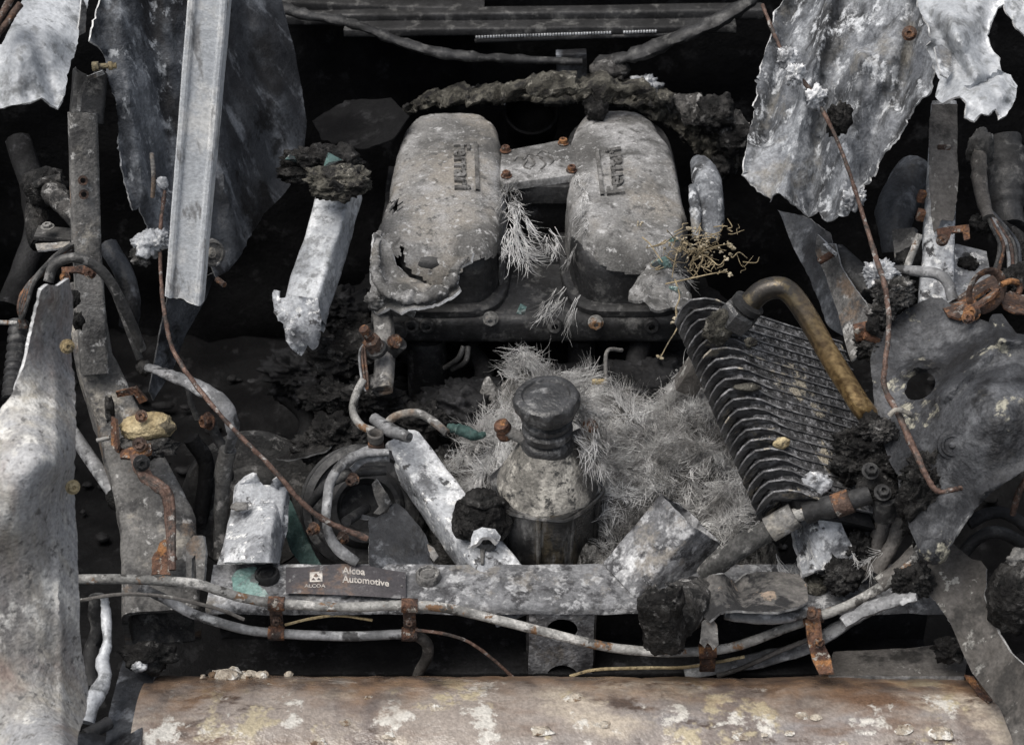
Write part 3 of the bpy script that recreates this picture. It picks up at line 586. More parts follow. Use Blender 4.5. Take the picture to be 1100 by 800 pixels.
# worn relief emblem: a few shapeless raised strokes
b = MB()
for st in ([(562, 172), (568, 166), (576, 167), (583, 170)], [(576, 167), (582, 162), (589, 164)], [(566, 172), (563, 179), (570, 182)], [(580, 170), (586, 176), (581, 182)], [(562, 170), (556, 168), (552, 173)], [(588, 166), (594, 172), (590, 178)], [(571, 169), (574, 176), (570, 180)]):
    b.add(*tube_geo([Pz(x, y, .2065) for x, y in st], .0016, seg=6, n=4, wob=.4))
b.build('worn_emblem', K['letter'], bp_)
g = thing('side_cover', 'bluish grey rounded cover standing just right of the right plenum', 'cover', P(760, 258, 2.52))
tube('lobe', pp((748, 172, 2.60), (756, 185, 2.58), (762, 210, 2.555), (764, 235, 2.54), (763, 258, 2.53)), [.010, .020, .022, .019, .012], K['panel'], g, wob=.12, seg=20); tube('lip', pp((744, 200, 2.55), (747, 225, 2.53), (748, 256, 2.51)), [.006, .009, .006], K['panel'], g, wob=.2)

# ------------------------------------------------------------------ left side
tag(sheet('fender', [(-20, 455), (0, 440), (12, 425), (25, 395), (38, 340), (44, 312), (52, 305), (62, 307), (74, 299), (79, 320), (77, 370), (82, 430), (80, 520), (84, 600), (87, 690), (95, 745), (92, 768), (84, 790), (80, 840), (-20, 840)],
  [(-20, 455, 1.83), (0, 600, 1.82), (0, 800, 1.79), (40, 340, 1.865), (58, 310, 1.86), (60, 500, 1.80), (66, 800, 1.75), (76, 305, 1.93), (80, 430, 1.925), (80, 520, 1.92), (86, 650, 1.90), (90, 780, 1.88), (30, 560, 1.80)],
  K['fender'], None, K['edge'], th=.004, jag=1.6, step=4, amp=.0035, sc_=9, seed=11, creases=[((57, 320), (67, 800), -.006, 4), ((72, 330), (76, 560), .004, 5)], fine=.0012), 'large ash white torn fender panel along the lower left edge', 'panel')
bolt_t = thing('fender_bolt', 'ochre bolt on the edge of the lower left fender panel', 'bolt', P(78, 523, 1.86)); bolt('bolt_head', P(78, 523, 1.868), .006, K['clay'], bolt_t, axis=(.5, -.7, .4))
bolt_t = thing('fender_bolt', 'small ochre stud at the top of the lower left fender panel', 'bolt', P(72, 370, 1.88)); bolt('bolt_head', P(72, 372, 1.875), .006, K['clay'], bolt_t, axis=(.5, -.7, .4))
tag(sheet('torn_skin', [(-15, 50), (2, 48), (18, 18), (28, -12), (96, -12), (92, 12), (86, 30), (84, 47), (80, 62), (74, 78), (70, 102), (62, 117), (55, 113), (45, 105), (30, 110), (12, 113), (0, 116), (-15, 115)],
  [(-15, 115, 2.02), (0, 50, 2.04), (30, -10, 2.12), (96, -10, 2.16), (80, 60, 2.10), (60, 115, 2.04), (40, 50, 2.03)], K['alu'], None, K['edge'], jag=2.4, step=4, amp=.006, seed=12, creases=[((38, 40), (58, 110), .012, 7), ((15, 30), (20, 110), -.008, 10)], curl=-.004), 'bright ash white torn body skin hanging in the upper left corner', 'panel')
for i, (a, c_, l) in enumerate((((-5, 40), (22, 5), 'upper brown strip in the top left corner'), ((-5, 28), (14, -5), 'lower brown strip in the top left corner'))):
    tag(tube('trim_strip', [P(*a, 2.0), P(*c_, 2.02)], .004, K['rustdark'], wob=.3, seed=i), l, 'strip')
tag(sheet('bent_strip', [(88, -5), (93, 8), (92, 35), (86, 38), (84, 30), (87, 10)], [(88, -5, 2.1), (92, 35, 2.12), (84, 30, 2.11)], K['rail'], None, K['edge'], jag=.6, step=3, amp=.002, seed=15), 'short bent strip between the white skin and the dark panel, upper left', 'strip')
tag(sheet('inner_panel', [(108, -12), (104, 10), (96, 44), (106, 50), (112, 60), (114, 78), (124, 108), (127, 130), (127, 160), (132, 185), (138, 212), (143, 226), (150, 222), (156, 236), (160, 250), (168, 262), (172, 245), (182, 250), (190, 262), (205, 180), (215, 60), (218, -12)],
  [(108, -12, 2.26), (218, -12, 2.34), (96, 44, 2.24), (127, 150, 2.28), (200, 150, 2.36), (160, 250, 2.34), (150, 120, 2.29)], K['panel_l'], None, K['edge'], jag=3, step=4, amp=.012, sc_=11, seed=13, creases=[((128, 20), (156, 210), -.022, 9), ((160, -10), (185, 200), .018, 10), ((112, 60), (135, 190), .012, 5)], curl=-.006, fine=.0015), 'blue grey flaking inner panel left of the bright upright channel', 'panel')
tag(sheet('wheelhouse_panel', [(205, -12), (300, -12), (318, 60), (330, 130), (325, 180), (305, 208), (285, 228), (268, 255), (258, 275), (245, 292), (232, 298), (220, 270), (212, 150)],
  [(205, -12, 2.50), (300, -12, 2.75), (330, 130, 2.72), (258, 280, 2.50), (225, 285, 2.44), (215, 130, 2.46), (280, 120, 2.60)], K['panel2'], None, K['edge_dark'], jag=1.5, step=5, amp=.015, sc_=9, seed=14, creases=[((240, 190), (256, 270), -.010, 4), ((255, -10), (300, 190), .03, 14), ((225, 40), (250, 280), -.02, 10)]), 'dark sooty wheelhouse panel right of the bright upright channel', 'panel')
tag(sheet('wheelhouse_panel', [(232, 292), (222, 320), (200, 360), (185, 400), (165, 430), (160, 420), (168, 380), (175, 345), (180, 320), (210, 325), (214, 300)], [(232, 292, 2.50), (165, 430, 2.42), (180, 320, 2.42), (205, 350, 2.46)], K['panel2'], None, K['edge_dark'], jag=1, amp=.006, seed=16), 'narrow blue grey sheet below the foot of the bright channel', 'panel')
# bright channel
g = thing('upright_channel', 'bright aluminium channel strut running from the top edge, left of centre', 'channel', P(198, 322, 2.20))
w0 = .047
pr = [(-w0 / 2, -.016), (-w0 / 2, .004), (-w0 / 2 + .002, .0055), (-w0 / 2 + .006, .0055), (-w0 / 2 + .0085, .004), (-w0 / 2 + .010, 0)] + [(x, 0) for x in np.linspace(-w0 / 2 + .014, w0 / 2 - .014, 5)] + [(w0 / 2 - .010, 0), (w0 / 2 - .0085, .004), (w0 / 2 - .006, .0055), (w0 / 2 - .002, .0055), (w0 / 2, .004), (w0 / 2, -.016), (w0 / 2 - .002, -.016), (w0 / 2 - .002, -.003), (-w0 / 2 + .002, -.003), (-w0 / 2 + .002, -.016)]
A = P(225, -14, 2.02); B_ = P(197, 322, 2.22)
upv = unit(np.cross(np.cross(B_ - A, CAM - A), B_ - A)); upv = unit(upv + .25 * np.array([-1., 0, 0]))
v, f = sweep_geo([A, A * .5 + B_ * .5, B_], pr, upv, n=26, amp=.0007, sc_=16, torn=(0, .004), seed=2); mesh('channel_body', v, f, K['alu_peel'], g, 30)
tag(sheet('thin_strip', [(242, -12), (246, -12), (240, 60), (236, 120), (232, 118), (235, 60)], [(242, -12, 2.03), (236, 118, 2.12), (244, 50, 2.05)], K['alu'], None, K['edge'], th=.001, jag=.4, step=3, amp=.001, seed=3), 'thin loose metal strip along the right edge of the bright channel', 'strip')
# post with holes and its top bracket
g = thing('box_post', 'grey box section post with two bolt holes at left', 'post', P(100, 405, 2.3))
pb_ = hollow_beam('post_body', [P(90, 122, 2.24), P(94, 260, 2.27), P(103, 402, 2.30)], .036, .04, K['rail'], g, up=unit((.32, -.8, .55)), n=16, torn=(.002, 0), amp=.0008)
for q in ((89, 194), (90, 209)):
    c = P(q[0], q[1], 2.25); v, f = lathe_geo([(.0058, -.002), (.0065, .001), (.0035, .001), (.0033, -.006), (0, -.006)], c, unit((.32, -.8, .55)), 18)
    mesh('hole_rim', v, f, K['rustdark'], pb_, 30)
    v, f = lathe_geo([(.0034, 0), (0, 0)], c + unit((.32, -.8, .55)) * .0012, unit((.32, -.8, .55)), 14); mesh('hole', v, f, K['soot'], pb_)  # flat black disc painting the shade inside the bolt hole
hollow_beam('top_bracket', [P(98, 78, 2.24), P(94, 132, 2.25)], .042, .045, K['cast'], g, up=unit((.32, -.8, .55)), n=8, torn=(.012, 0), t=.003)
sheet('bracket_edge', [(82, 118), (84, 100), (93, 82), (110, 76), (112, 80), (97, 86), (88, 102), (86, 120)], [(82, 118, 2.22), (110, 76, 2.2), (84, 100, 2.21)], K['rail'], g, K['edge'], th=.002, jag=.5, step=3, amp=.001)
t_ = thing('cross_bolt', 'horizontal brass coloured bolt near the top of the left post', 'bolt', P(112, 71, 2.19))
v, f = lathe_geo([(.006, -.016), (.006, -.008), (.0035, -.008), (.0035, .004), (.0055, .004), (.0055, .009), (.004, .009), (.004, .014), (0, .014)], P(113, 71, 2.19), (1, .1, 0), 12); mesh('bolt_body', v, f, K['clay'], t_, 30)
# lower rail
g = thing('chassis_rail', 'thick ash grey chassis rail bending down below the left post', 'rail', P(170, 625, 2.22))
hollow_beam('rail_body', [P(88, 300, 2.36), P(100, 380, 2.335), P(125, 440, 2.315), P(152, 510, 2.285), P(170, 560, 2.26), P(173, 655, 2.205)], .062, .085, K['rail'], g, up=unit((.15, -.45, .9)), scale=[.75, .8, .95, 1.3, 1.55, 1.6], n=10, torn=(.01, 0), amp=.003, r=.007, t=.005, seed=6)
sheet('rust_patch', [(172, 582), (186, 572), (190, 600), (183, 618), (162, 618), (163, 600)], [(172, 582, 2.215), (188, 600, 2.2), (163, 615, 2.20)], K['rust'], g, K['rust'], th=.002, jag=3, step=3, amp=.002, seed=4)
tag(K_ := sheet('rear_bracket', [(200, 585), (208, 575), (218, 575), (221, 590), (219, 622), (211, 624), (210, 595), (206, 600), (206, 622), (200, 622)], [(200, 585, 2.21), (220, 590, 2.2), (210, 622, 2.18)], K['rail'], None, K['edge_dark'], th=.006, jag=.8, step=3, amp=.002), 'small upright forked bracket between the chassis rail and the cross member', 'bracket')
# clay block, rust brackets and cable on the rail
v, f = lump_geo(P(158, 458, 2.24), (.034, .022, .017), amp=.35, s=1.4, seed=3); v = [np.array(Ry(-4) @ Vector(q - P(158, 458, 2.24))) + P(158, 458, 2.24) for q in v]
tag(mesh('clay_block', v, f, K['clay'], None, 180), 'yellow ochre burnt block on the left chassis rail', 'block')
v, f = lump_geo(P(157, 478, 2.235), (.038, .024, .013), amp=.7, s=2.2, seed=5); tag(mesh('charred_pad', v, f, K['charash'], None, 180), 'crumbly grey pad under the yellow block on the left rail', 'pad')
g = thing('rust_bracket', 'rusty bent bracket around the yellow block on the left rail', 'bracket', P(140, 470, 2.24))
sheet('top_tab', [(124, 421), (146, 415), (158, 430), (150, 434), (144, 424), (126, 427)], [(124, 421, 2.26), (158, 430, 2.25), (140, 430, 2.26)], K['rust'], g, K['rustdark'], th=.003, jag=.7, step=3, amp=.001)
sheet('side_tab', [(119, 447), (124, 450), (127, 480), (125, 486), (119, 478)], [(119, 447, 2.23), (126, 482, 2.21), (126, 450, 2.22)], K['rust'], g, K['rustdark'], th=.004, jag=.7, step=3, amp=.001)
sheet('lower_tab', [(128, 482), (150, 478), (162, 476), (162, 486), (140, 492), (129, 491)], [(128, 482, 2.22), (162, 480, 2.21), (140, 492, 2.205)], K['rust'], g, K['rustdark'], th=.004, jag=.7, step=3, amp=.001)
bolt('nut', P(152, 447, 2.218), .006, K['rustdark'], g, axis=(0, -.7, .6)); bolt('nut', P(150, 477, 2.205), .007, K['rustdark'], g, axis=(0, -.7, .6))
tag(lump('charred_crumb', P(118, 440, 2.25), (.006, .008, .02), K['charash'], amp=.8, s=2, seed=8, sub=3), 'dark crumbling strip on the left edge of the yellow block', 'debris')
g = thing('copper_cable', 'flat copper cable with eyelet bolted to the left rail, hanging to the rust patch', 'cable', P(182, 605, 2.18))
for k in range(4):
    o = (k - 1.5) * 3.2
    tube('strand', pp((146, 500 + o * .3, 2.19), (155 + o * .4, 512 - o * .5, 2.19), (170 + o * .7, 522 - o * .5, 2.185), (180 + o * .8, 533 - o * .2, 2.185), (183 + o * .75, 560, 2.185), (184 + o * .5, 590, 2.175), (185 + o * .35, 612, 2.165)), [.003, .004, .004, .0035, .003, .003, .0025], K['copper'], g, wob=.2, seed=k)
sheet('eyelet', [(139, 489), (148, 487), (158, 497), (164, 510), (170, 520), (162, 524), (152, 514), (143, 505)], [(139, 489, 2.2), (170, 520, 2.185), (150, 510, 2.19)], K['copper'], g, K['rust'], th=.003, jag=.5, step=3, amp=.001)
bolt('washer_bolt', P(152, 497, 2.185), .008, K['cast'], g, axis=unit((.3, -.8, .4)), h=.007)
tag(tube('stud', pp((104, 473, 2.24), (118, 470, 2.24)), .003, K['pipe']), 'thin grey stud poking left from the chassis rail', 'stud')
g = thing('strut_rod', 'grey round rod slanting in the dark left of the chassis rail', 'rod', P(128, 540, 2.33)); tube('rod', pp((76, 462, 2.40), (126, 535, 2.33)), .010, K['hose'], g); lump('rod_end', P(126, 536, 2.325), (.014, .014, .018), K['char'], g, amp=.4, sub=3)
# things in the dark on the far left
g = thing('charred_joint', 'charred ball joint with short grey pipe in the dark left corner', 'joint', P(55, 262, 2.42))
lump('joint_head', P(48, 200, 2.46), (.032, .03, .03), K['char'], g, amp=.35, s=2, seed=3); tube('joint_pipe', pp((56, 204, 2.43), (70, 222, 2.40), (86, 240, 2.38)), [.02, .014, .014], K['charash'], g, wob=.2)
tube('collar', pp((38, 200, 2.43), (50, 194, 2.42), (66, 192, 2.42)), .006, K['charash'], g, wob=.3); tube('stem', pp((40, 215, 2.47), (38, 240, 2.46), (44, 262, 2.44)), .016, K['char'], g, wob=.3)
box('foot', P(60, 252, 2.42), (.055, .03, .008), K['hosed'], g, rot=Ry(6)); bolt('foot_bolt', P(51, 244, 2.40), .007, K['pipe'], g)
tag(sheet('small_shelf', [(38, 262), (75, 259), (74, 266), (40, 269)], [(38, 262, 2.4), (75, 260, 2.38), (50, 269, 2.38)], K['rail'], None, K['edge'], th=.003, jag=1, step=3, amp=.001), 'short pale ledge below the charred joint at far left', 'ledge')
g = thing('wire_bundle', 'brown wire bundle looping down behind the fender panel at left', 'wires', P(18, 345, 2.2))
for k in range(6):
    o = k * 2.6; tube('wire', pp((84 - o * .3, 258 + o * .8, 2.28), (60 - o * .5, 275 + o, 2.24), (38 - o * .6, 300 + o * .5, 2.2), (24 - o * .5 + 3, 330, 2.19), (20 + o * .6, 352, 2.2)), .0034, K['rustdark' if k % 2 else 'hosed'], g, wob=.2, seed=k, seg=7)
v, f = [], []
tag(tube('corrugated_hose', pp((20, 345, 2.22), (16, 390, 2.2), (12, 430, 2.17)), [.012 + .002 * math.sin(i * 2.2) for i in range(30)], K['cast'], n=20), 'black corrugated hose dropping behind the fender at far left', 'hose')
tag(tube('metal_pin', pp((-8, 346, 2.15), (18, 347, 2.16)), .003, K['pipe']), 'thin horizontal metal pin at the far left edge', 'pin')
tag(tube('bent_tube', pp((52, 303, 2.16), (58, 285, 2.16), (78, 277, 2.16), (100, 284, 2.17), (118, 302, 2.18), (138, 340, 2.21), (152, 375, 2.25)), .0065, K['hosed'], wob=.08), 'dark bent tube arching over the left post', 'tube')
tag(tube('bent_tube', pp((116, 265, 2.36), (132, 292, 2.34), (140, 325, 2.34), (138, 350, 2.35)), .014, K['panel2'], wob=.1), 'thick dull blue tube behind the left post', 'tube')
tag(tube('bent_tube', pp((118, 300, 2.25), (135, 345, 2.26), (150, 385, 2.28)), .005, K['hosed'], wob=.08), 'second thin dark tube below the arching one beside the left post', 'tube')
g = thing('rust_clip', 'small rusty clip with two bolts on the left post', 'clip', P(85, 292, 2.22)); sheet('clip_plate', [(66, 287), (90, 285), (100, 290), (90, 294), (84, 292), (74, 292), (73, 302), (67, 300)], [(66, 287, 2.21), (98, 290, 2.22), (70, 300, 2.2)], K['rust'], g, K['rustdark'], th=.003, jag=.5, step=3, amp=.001)
bolt('bolt', P(97, 293, 2.215), .006, K['rust'], g, axis=(0, -.8, .5)); bolt('bolt', P(70, 298, 2.2), .005, K['rust'], g, axis=(0, -.8, .5))
for q, l in (((80, 320), 'upper charred chunk between fender and left post'), ((84, 345), 'lower charred chunk between fender and left post')):
    tag(lump('charred_chunk', P(*q, 2.2), (.008, .01, .012), K['char'], amp=.8, sub=3, seed=q[0]), l, 'debris')
# grey hose and rods left of centre
g = thing('ribbon_hose', 'flattened grey hose bending from the left post down to the dark disc', 'hose', P(250, 480, 2.25)); tube('hose_body', pp((152, 392, 2.26), (175, 400, 2.24), (205, 412, 2.23), (232, 428, 2.22), (247, 446, 2.22), (250, 468, 2.24), (245, 485, 2.26)), [.006, .008, .011, .012, .011, .009, .009], K['hose'], g, wob=.2, flat=.6, seg=14)
tube('hose_end', pp((245, 483, 2.26), (240, 510, 2.28), (237, 560, 2.3), (236, 600, 2.3)), [.012, .011, .009, .009], K['hosed'], g, wob=.15)
lump('knot', P(155, 395, 2.26), (.01, .012, .01), K['char'], g, amp=.5, sub=3)
tag(tube('copper_rod', pp((177, 205, 2.30), (172, 250, 2.28), (173, 300, 2.25), (178, 345, 2.22), (188, 380, 2.2), (214, 418, 2.18), (250, 460, 2.17), (290, 500, 2.16), (325, 540, 2.16), (355, 562, 2.17), (395, 578, 2.18)), [.0026, .0026, .0028, .003, .003, .003, .003, .003, .0034, .0036, .004], K['copper'], wob=.35, seg=8), 'long thin rusty brown rod sagging from the bright channel to the name plate', 'rod')
g = thing('hanging_clip', 'pale melted clip hanging on the panel beside the bright channel', 'clip', P(172, 215, 2.3)); lump('clip_head', P(175, 196, 2.27), (.008, .006, .009), K['white'], g, amp=.4, sub=3); tube('clip_pin', pp((163, 165, 2.28), (165, 190, 2.27), (164, 212, 2.28)), .003, K['rail'], g)
for i, (x, y, r, l) in enumerate(((160, 262, .02, 'ash lump at the lower tip of the blue grey inner panel'), (172, 256, .012, 'small ash lump beside the foot of the bright channel'), (152, 275, .013, 'lowest crumb under the blue grey inner panel'))):
    tag(lump('ash_lump', P(x, y, 2.27), (r, r, r * .8), K['charash' if i == 2 else 'white'], amp=.9, s=2, seed=i + 40), l, 'ash')
g = thing('round_mount', 'grey rubber disc mount right of the foot of the bright channel', 'mount', P(228, 272, 2.4)); lathe('disc', [(0, .004), (.006, .004), (.008, .001), (.014, .001), (.016, .004), (.019, .003), (.020, -.006), (0, -.006)], P(227, 272, 2.38), K['rail'], g, unit((.5, -.8, .3)), 20, amp=.002)
tag(tube('pin', pp((233, 300, 2.36), (241, 306, 2.35)), .004, K['rustdark']), 'short rusty pin below the round mount', 'pin')
g = thing('pipe_fitting', 'rusty hex fitting on a thin dark pipe below the grey hose', 'fitting', P(230, 480, 2.28)); bolt('hex', P(225, 452, 2.26), .009, K['rust'], g, axis=unit((-.6, -.6, .3)), h=.012); tube('pipe', pp((226, 452, 2.27), (233, 470, 2.28), (240, 480, 2.28)), .007, K['cast'], g)
tag(tube('thin_hose', pp((202, 415, 2.27), (206, 435, 2.28), (212, 450, 2.29)), .004, K['hosed'], wob=.3), 'short charred hose end below the grey ribbon hose', 'hose')
# hanging channel stub mid-left
g = thing('hanging_stub', 'grey channel stub with torn lower end, left of the left plenum', 'channel', P(320, 370, 2.42))
ua = unit((-.25, -.55, .8))
hollow_beam('stub_body', [P(362, 192, 2.52), P(345, 250, 2.47), P(318, 335, 2.40)], .052, .05, K['alu'], g, up=ua, t=.0035, n=14, torn=(.01, .03), amp=.003, seed=5)
sheet('torn_tongue', [(294, 312), (312, 318), (342, 320), (345, 345), (341, 372), (336, 376), (330, 370), (324, 382), (315, 376), (307, 366), (304, 348), (298, 345), (293, 335)], [(294, 312, 2.40), (343, 325, 2.39), (325, 380, 2.40), (318, 345, 2.375)], K['white'], g, K['edge'], jag=2.5, step=3, amp=.008, sc_=30, seed=9, holes=[[(300, 313), (310, 313), (309, 319), (300, 320)]])
v, f = lump_geo(P(365, 195, 2.46), (.045, .03, .022), amp=.7, s=1.8, seed=7, sub=5); tag(mesh('mud_cake', v, f, K['mud'], None, 180), 'caked mud sitting on top of the hanging stub', 'mud')
v, f = lump_geo(P(340, 178, 2.55), (.05, .03, .025), amp=.8, s=1.5, seed=13, sub=5); tag(mesh('dark_rubble', v, f, K['char'], None, 180), 'dark rubble heap behind the mud on the hanging stub', 'rubble')
v, f = lump_geo(P(370, 172, 2.55), (.025, .03, .02), amp=.6, s=1.3, seed=17, sub=4); tag(mesh('dark_rubble', v, f, K['char'], None, 180), 'small dark rubble piece right above the hanging stub mud', 'rubble')
v, f = shard_geo(P(354, 173, 2.50), (.018, .008, .013), 3); tag(mesh('glass_chunk', v, f, K['glass'], None, 5), 'teal glass chunk in the rubble above the hanging stub', 'glass')
v, f = shard_geo(P(312, 172, 2.52), (.010, .006, .009), 5); tag(mesh('glass_chunk', v, f, K['glass'], None, 5), 'small dark teal glass bit left of the rubble', 'glass')
tag(box('tiny_block', P(361, 200, 2.43), (.018, .008, .012), K['char'], rot=Ry(35)), 'small dark block lying on the mud of the hanging stub', 'block')

# ------------------------------------------------------------------ cross member, front pipes, muffler
xL, xR = Pz(225, 630, 0)[0], Pz(1010, 630, 0)[0]
g = thing('cross_member', 'ash spotted grey cross member spanning the picture above the muffler', 'beam', (0, 0, -.12))
prc = [(.040, -.004), (.038, 0), (.02, .0008), (0, 0), (-.02, .0006), (-.036, 0), (-.040, -.004), (-.041, -.012), (-.038, -.013), (-.033, -.006), (.034, -.006), (.036, -.02), (.040, -.02)]
v, f = sweep_geo([(xL, 0, 0), (xR, 0, 0)], [(-a, b) for a, b in prc], (0, 0, 1), n=110, amp=.0022, sc_=22); mesh('top_flange', v, f, K['cross'], g, 40)
v, f = grid((xL, .022, -.13), (xR - xL, 0, 0), (0, 0, .125), 60, 8, .003, 15, 2); mesh('web', v, f, K['soot2'], g)  # near-black colour stands for the deep shade inside the recess
v, f = sweep_geo([(xL, -.002, -.118), (xR, -.002, -.118)], rrect(.075, .01, .003), (0, 0, 1), n=60, amp=.002, sc_=16); mesh('lower_flange', v, f, K['soot2'], g, 40)
# centre post with two round holes
yf = -.039
def holed_plate(name, x0, x1, z0, z1, holes, y, th, mat, parent):
    pts = []; ed = []
    def loop(q): b = len(pts); pts.extend(Vector(p) for p in q); ed.extend((b + i, b + (i + 1) % len(q)) for i in range(len(q)))
    loop([(x0 + (x1 - x0) * k / 12, z0) for k in range(12)] + [(x1, z0 + (z1 - z0) * k / 12) for k in range(12)] + [(x1 - (x1 - x0) * k / 12, z1) for k in range(12)] + [(x0, z1 - (z1 - z0) * k / 12) for k in range(12)])
    for hx, hz, r in holes: loop([(hx + r * math.cos(a), hz + r * math.sin(a)) for a in np.linspace(0, 2 * math.pi, 33)[:-1]])
    for i in range(1, 14):
        for j in range(1, 16): pts.append(Vector((x0 + (x1 - x0) * i / 14, z0 + (z1 - z0) * j / 16)))
    v2, _, f2, *_ = delaunay_2d_cdt(pts, ed, [], 1, 1e-6)
    f2 = [t for t in f2 if all(math.hypot(np.mean([v2[i][0] for i in t]) - hx, np.mean([v2[i][1] for i in t]) - hz) > r for hx, hz, r in holes)]
    V = [np.array([a[0], y, a[1]]) for a in v2]; V = roughen(V, .0012, 40); n = len(V); cnt = set()
    F = [t if np.cross(V[t[1]] - V[t[0]], V[t[2]] - V[t[0]])[1] < 0 else t[::-1] for t in map(tuple, f2)]
    for t in F:
        for a, b in zip(t, t[1:] + t[:1]): cnt.add((a, b))
    rim = [(a, b) for a, b in cnt if (b, a) not in cnt]
    return mesh(name, V + [p + np.array([0, th, 0]) for p in V], F + [tuple(i + n for i in t)[::-1] for t in F] + [(b, a, a + n, b + n) for a, b in rim], mat, parent, 40)
ph = [Py(604, 677, yf), Py(604, 726, yf)]; r_ = px(17, 2.17)
holed_plate('post_plate', Py(568, 680, yf)[0], Py(638, 680, yf)[0], -.125, -.0125, [(ph[0][0], ph[0][2], r_), (ph[1][0], ph[1][2], r_)], yf, .004, K['cross'], g)
for x in (567.2, 638.8):
    a = Py(x, 680, yf); box('post_side', (a[0], yf + .03, -.069), (.004, .055, .112), K['cast'], g)
# bolts on the flange
def big_bolt(x, y, mat, label, par=g):
    c = Pz(x, y, .003); q = MB(); lathe('bolt', [(0, .008), (.008, .008), (.0095, .0055), (.0115, .0055), (.0125, .0085), (.0145, .0085), (.0158, .006), (.0158, -.002), (0, -.002)], c, mat, par, (0, 0, 1), 48, fn=lambda a, r, h: 1 - (.10 * max(0, math.cos(6 * a)) ** 6 if .010 < r < .0157 and h > 0 else 0), amp=.0010, sc_=120)
big_bolt(287, 619, K['cast'], ''); big_bolt(460, 620, K['rail'], ''); big_bolt(876, 629, K['mud'], '')
tag(sheet('teal_flake', [(249, 618), (255, 612), (275, 609), (279, 616), (277, 628), (284, 632), (290, 640), (286, 644), (272, 642), (262, 641), (250, 634)], [(249, 618, 2.208), (287, 640, 2.178), (275, 609, 2.217), (255, 637, 2.183)], K['tealpaint'], None, K['tealpaint'], th=.0015, jag=1.5, step=3, amp=.001), 'teal flake stuck on the cross member left of the name plate', 'flake')
# name plate
g = thing('name_plate', 'dark curled name plate with printed lettering on the cross member', 'plate', Pz(372, 628, .002))
def plateP(u, v, e):
    a = (307 + 127 * u, 611 + (2 if u < .5 else 0) * 0 + 3 * u); top = 609 - 7 * math.exp(-((u - .55) / .3) ** 2) + 6 * u; bot = 637 + 6 * u - 1 * math.sin(u * 3.14)
    py_ = bot + (top - bot) * v; z = .006 + .012 * math.exp(-((u - .55) / .3) ** 2) * (.4 + .6 * v) + e; return Pz(307 + 129 * u, py_, z)
nu, nv = 40, 12; vs = [plateP(i / nu, j / nv, 0) for j in range(nv + 1) for i in range(nu + 1)]; n = len(vs); vs += [plateP(i / nu, j / nv, -.0015) for j in range(nv + 1) for i in range(nu + 1)]
q = lambda i, j: j * (nu + 1) + i
fs = [(q(i, j), q(i + 1, j), q(i + 1, j + 1), q(i, j + 1)) for j in range(nv) for i in range(nu)]; fs += [tuple(k + n for k in t)[::-1] for t in fs]
for i in range(nu): fs += [(q(i, 0), q(i, 0) + n, q(i + 1, 0) + n, q(i + 1, 0)), (q(i, nv), q(i + 1, nv), q(i + 1, nv) + n, q(i, nv) + n)]
for j in range(nv): fs += [(q(0, j), q(0, j + 1), q(0, j + 1) + n, q(0, j) + n), (q(nu, j), q(nu, j) + n, q(nu, j + 1) + n, q(nu, j + 1))]
ps = mesh('plate_sheet', vs, fs, K['plate'], g, 40)
def sub(u0, u1, v0, v1): return lambda u, v, e: plateP(u0 + (u1 - u0) * u, v0 + (v1 - v0) * v, e + .0006)
text_mesh('Alcoa', ps, K['print'], sub(.47, .66, .67, .90), ext=.0002, bold=.02); text_mesh('Automotive', ps, K['print'], sub(.47, .86, .40, .63), ext=.0002, bold=.02)
text_mesh('ALCOA', ps, K['print'], sub(.155, .33, .24, .36), ext=.0002, bold=.01)
# little square logo: a tile with dark triangles
def tile(u0, u1, v0, v1, e, mat, nm, tri=None):
    pts = tri or [(u0, v0), (u1, v0), (u1, v1), (u0, v1)]; vv = [plateP(*p, e) for p in pts] + [plateP(*p, e - .0006) for p in pts]; m = len(pts)
    return mesh(nm, vv, [tuple(range(m))] + [(i, (i + 1) % m, m + (i + 1) % m, m + i) for i in range(m)], mat, ps)
tile(.20, .305, .44, .80, .0008, K['print'], 'logo_tile')
tile(0, 0, 0, 0, .0011, K['plate'], 'logo_mark', [(.252, .76), (.275, .64), (.252, .60), (.229, .64)])
tile(0, 0, 0, 0, .0011, K['plate'], 'logo_mark', [(.212, .50), (.248, .50), (.230, .60)]); tile(0, 0, 0, 0, .0011, K['plate'], 'logo_mark', [(.257, .50), (.293, .50), (.275, .60)])
for u in (.035, .965): bolt('rivet', plateP(u, .45, 0), .0018, K['rail'], ps, h=.001, washer=False, hexa=False)
# front pipes
def fp(*q): return [Py(x, y, yy) for x, y, yy in q]
g = thing('upper_pipe', 'long rust flecked grey pipe clipped along the front of the cross member', 'pipe', Py(440, 655, -.065))
tube('pipe_body', fp((84, 622, -.06), (140, 622, -.06), (205, 626, -.06), (235, 634, -.058), (262, 642, -.056), (300, 648, -.056), (370, 652, -.056), (430, 650, -.056), (480, 653, -.058), (560, 672, -.064), (640, 692, -.07), (690, 699, -.074), (740, 700, -.074), (790, 694, -.072), (850, 672, -.066), (915, 648, -.06), (965, 617, -.05), (990, 590, -.03)), .0062, K['pipe'], g, wob=.08, seg=12)
g2 = thing('lower_pipe', 'shorter grey pipe under the long one, ending in a downward elbow', 'pipe', Py(440, 685, -.07))
tube('pipe_body', fp((150, 630, -.045), (175, 642, -.05), (210, 660, -.055), (260, 675, -.056), (300, 680, -.056), (370, 683, -.056), (430, 681, -.056), (448, 681, -.056)), .0062, K['hose'], g2, wob=.06, seg=12)
tube('elbow', fp((444, 680, -.054), (458, 690, -.05), (459, 705, -.047), (450, 722, -.045), (446, 740, -.045)), .0072, K['brownplate'], g2, wob=.06, seg=12)
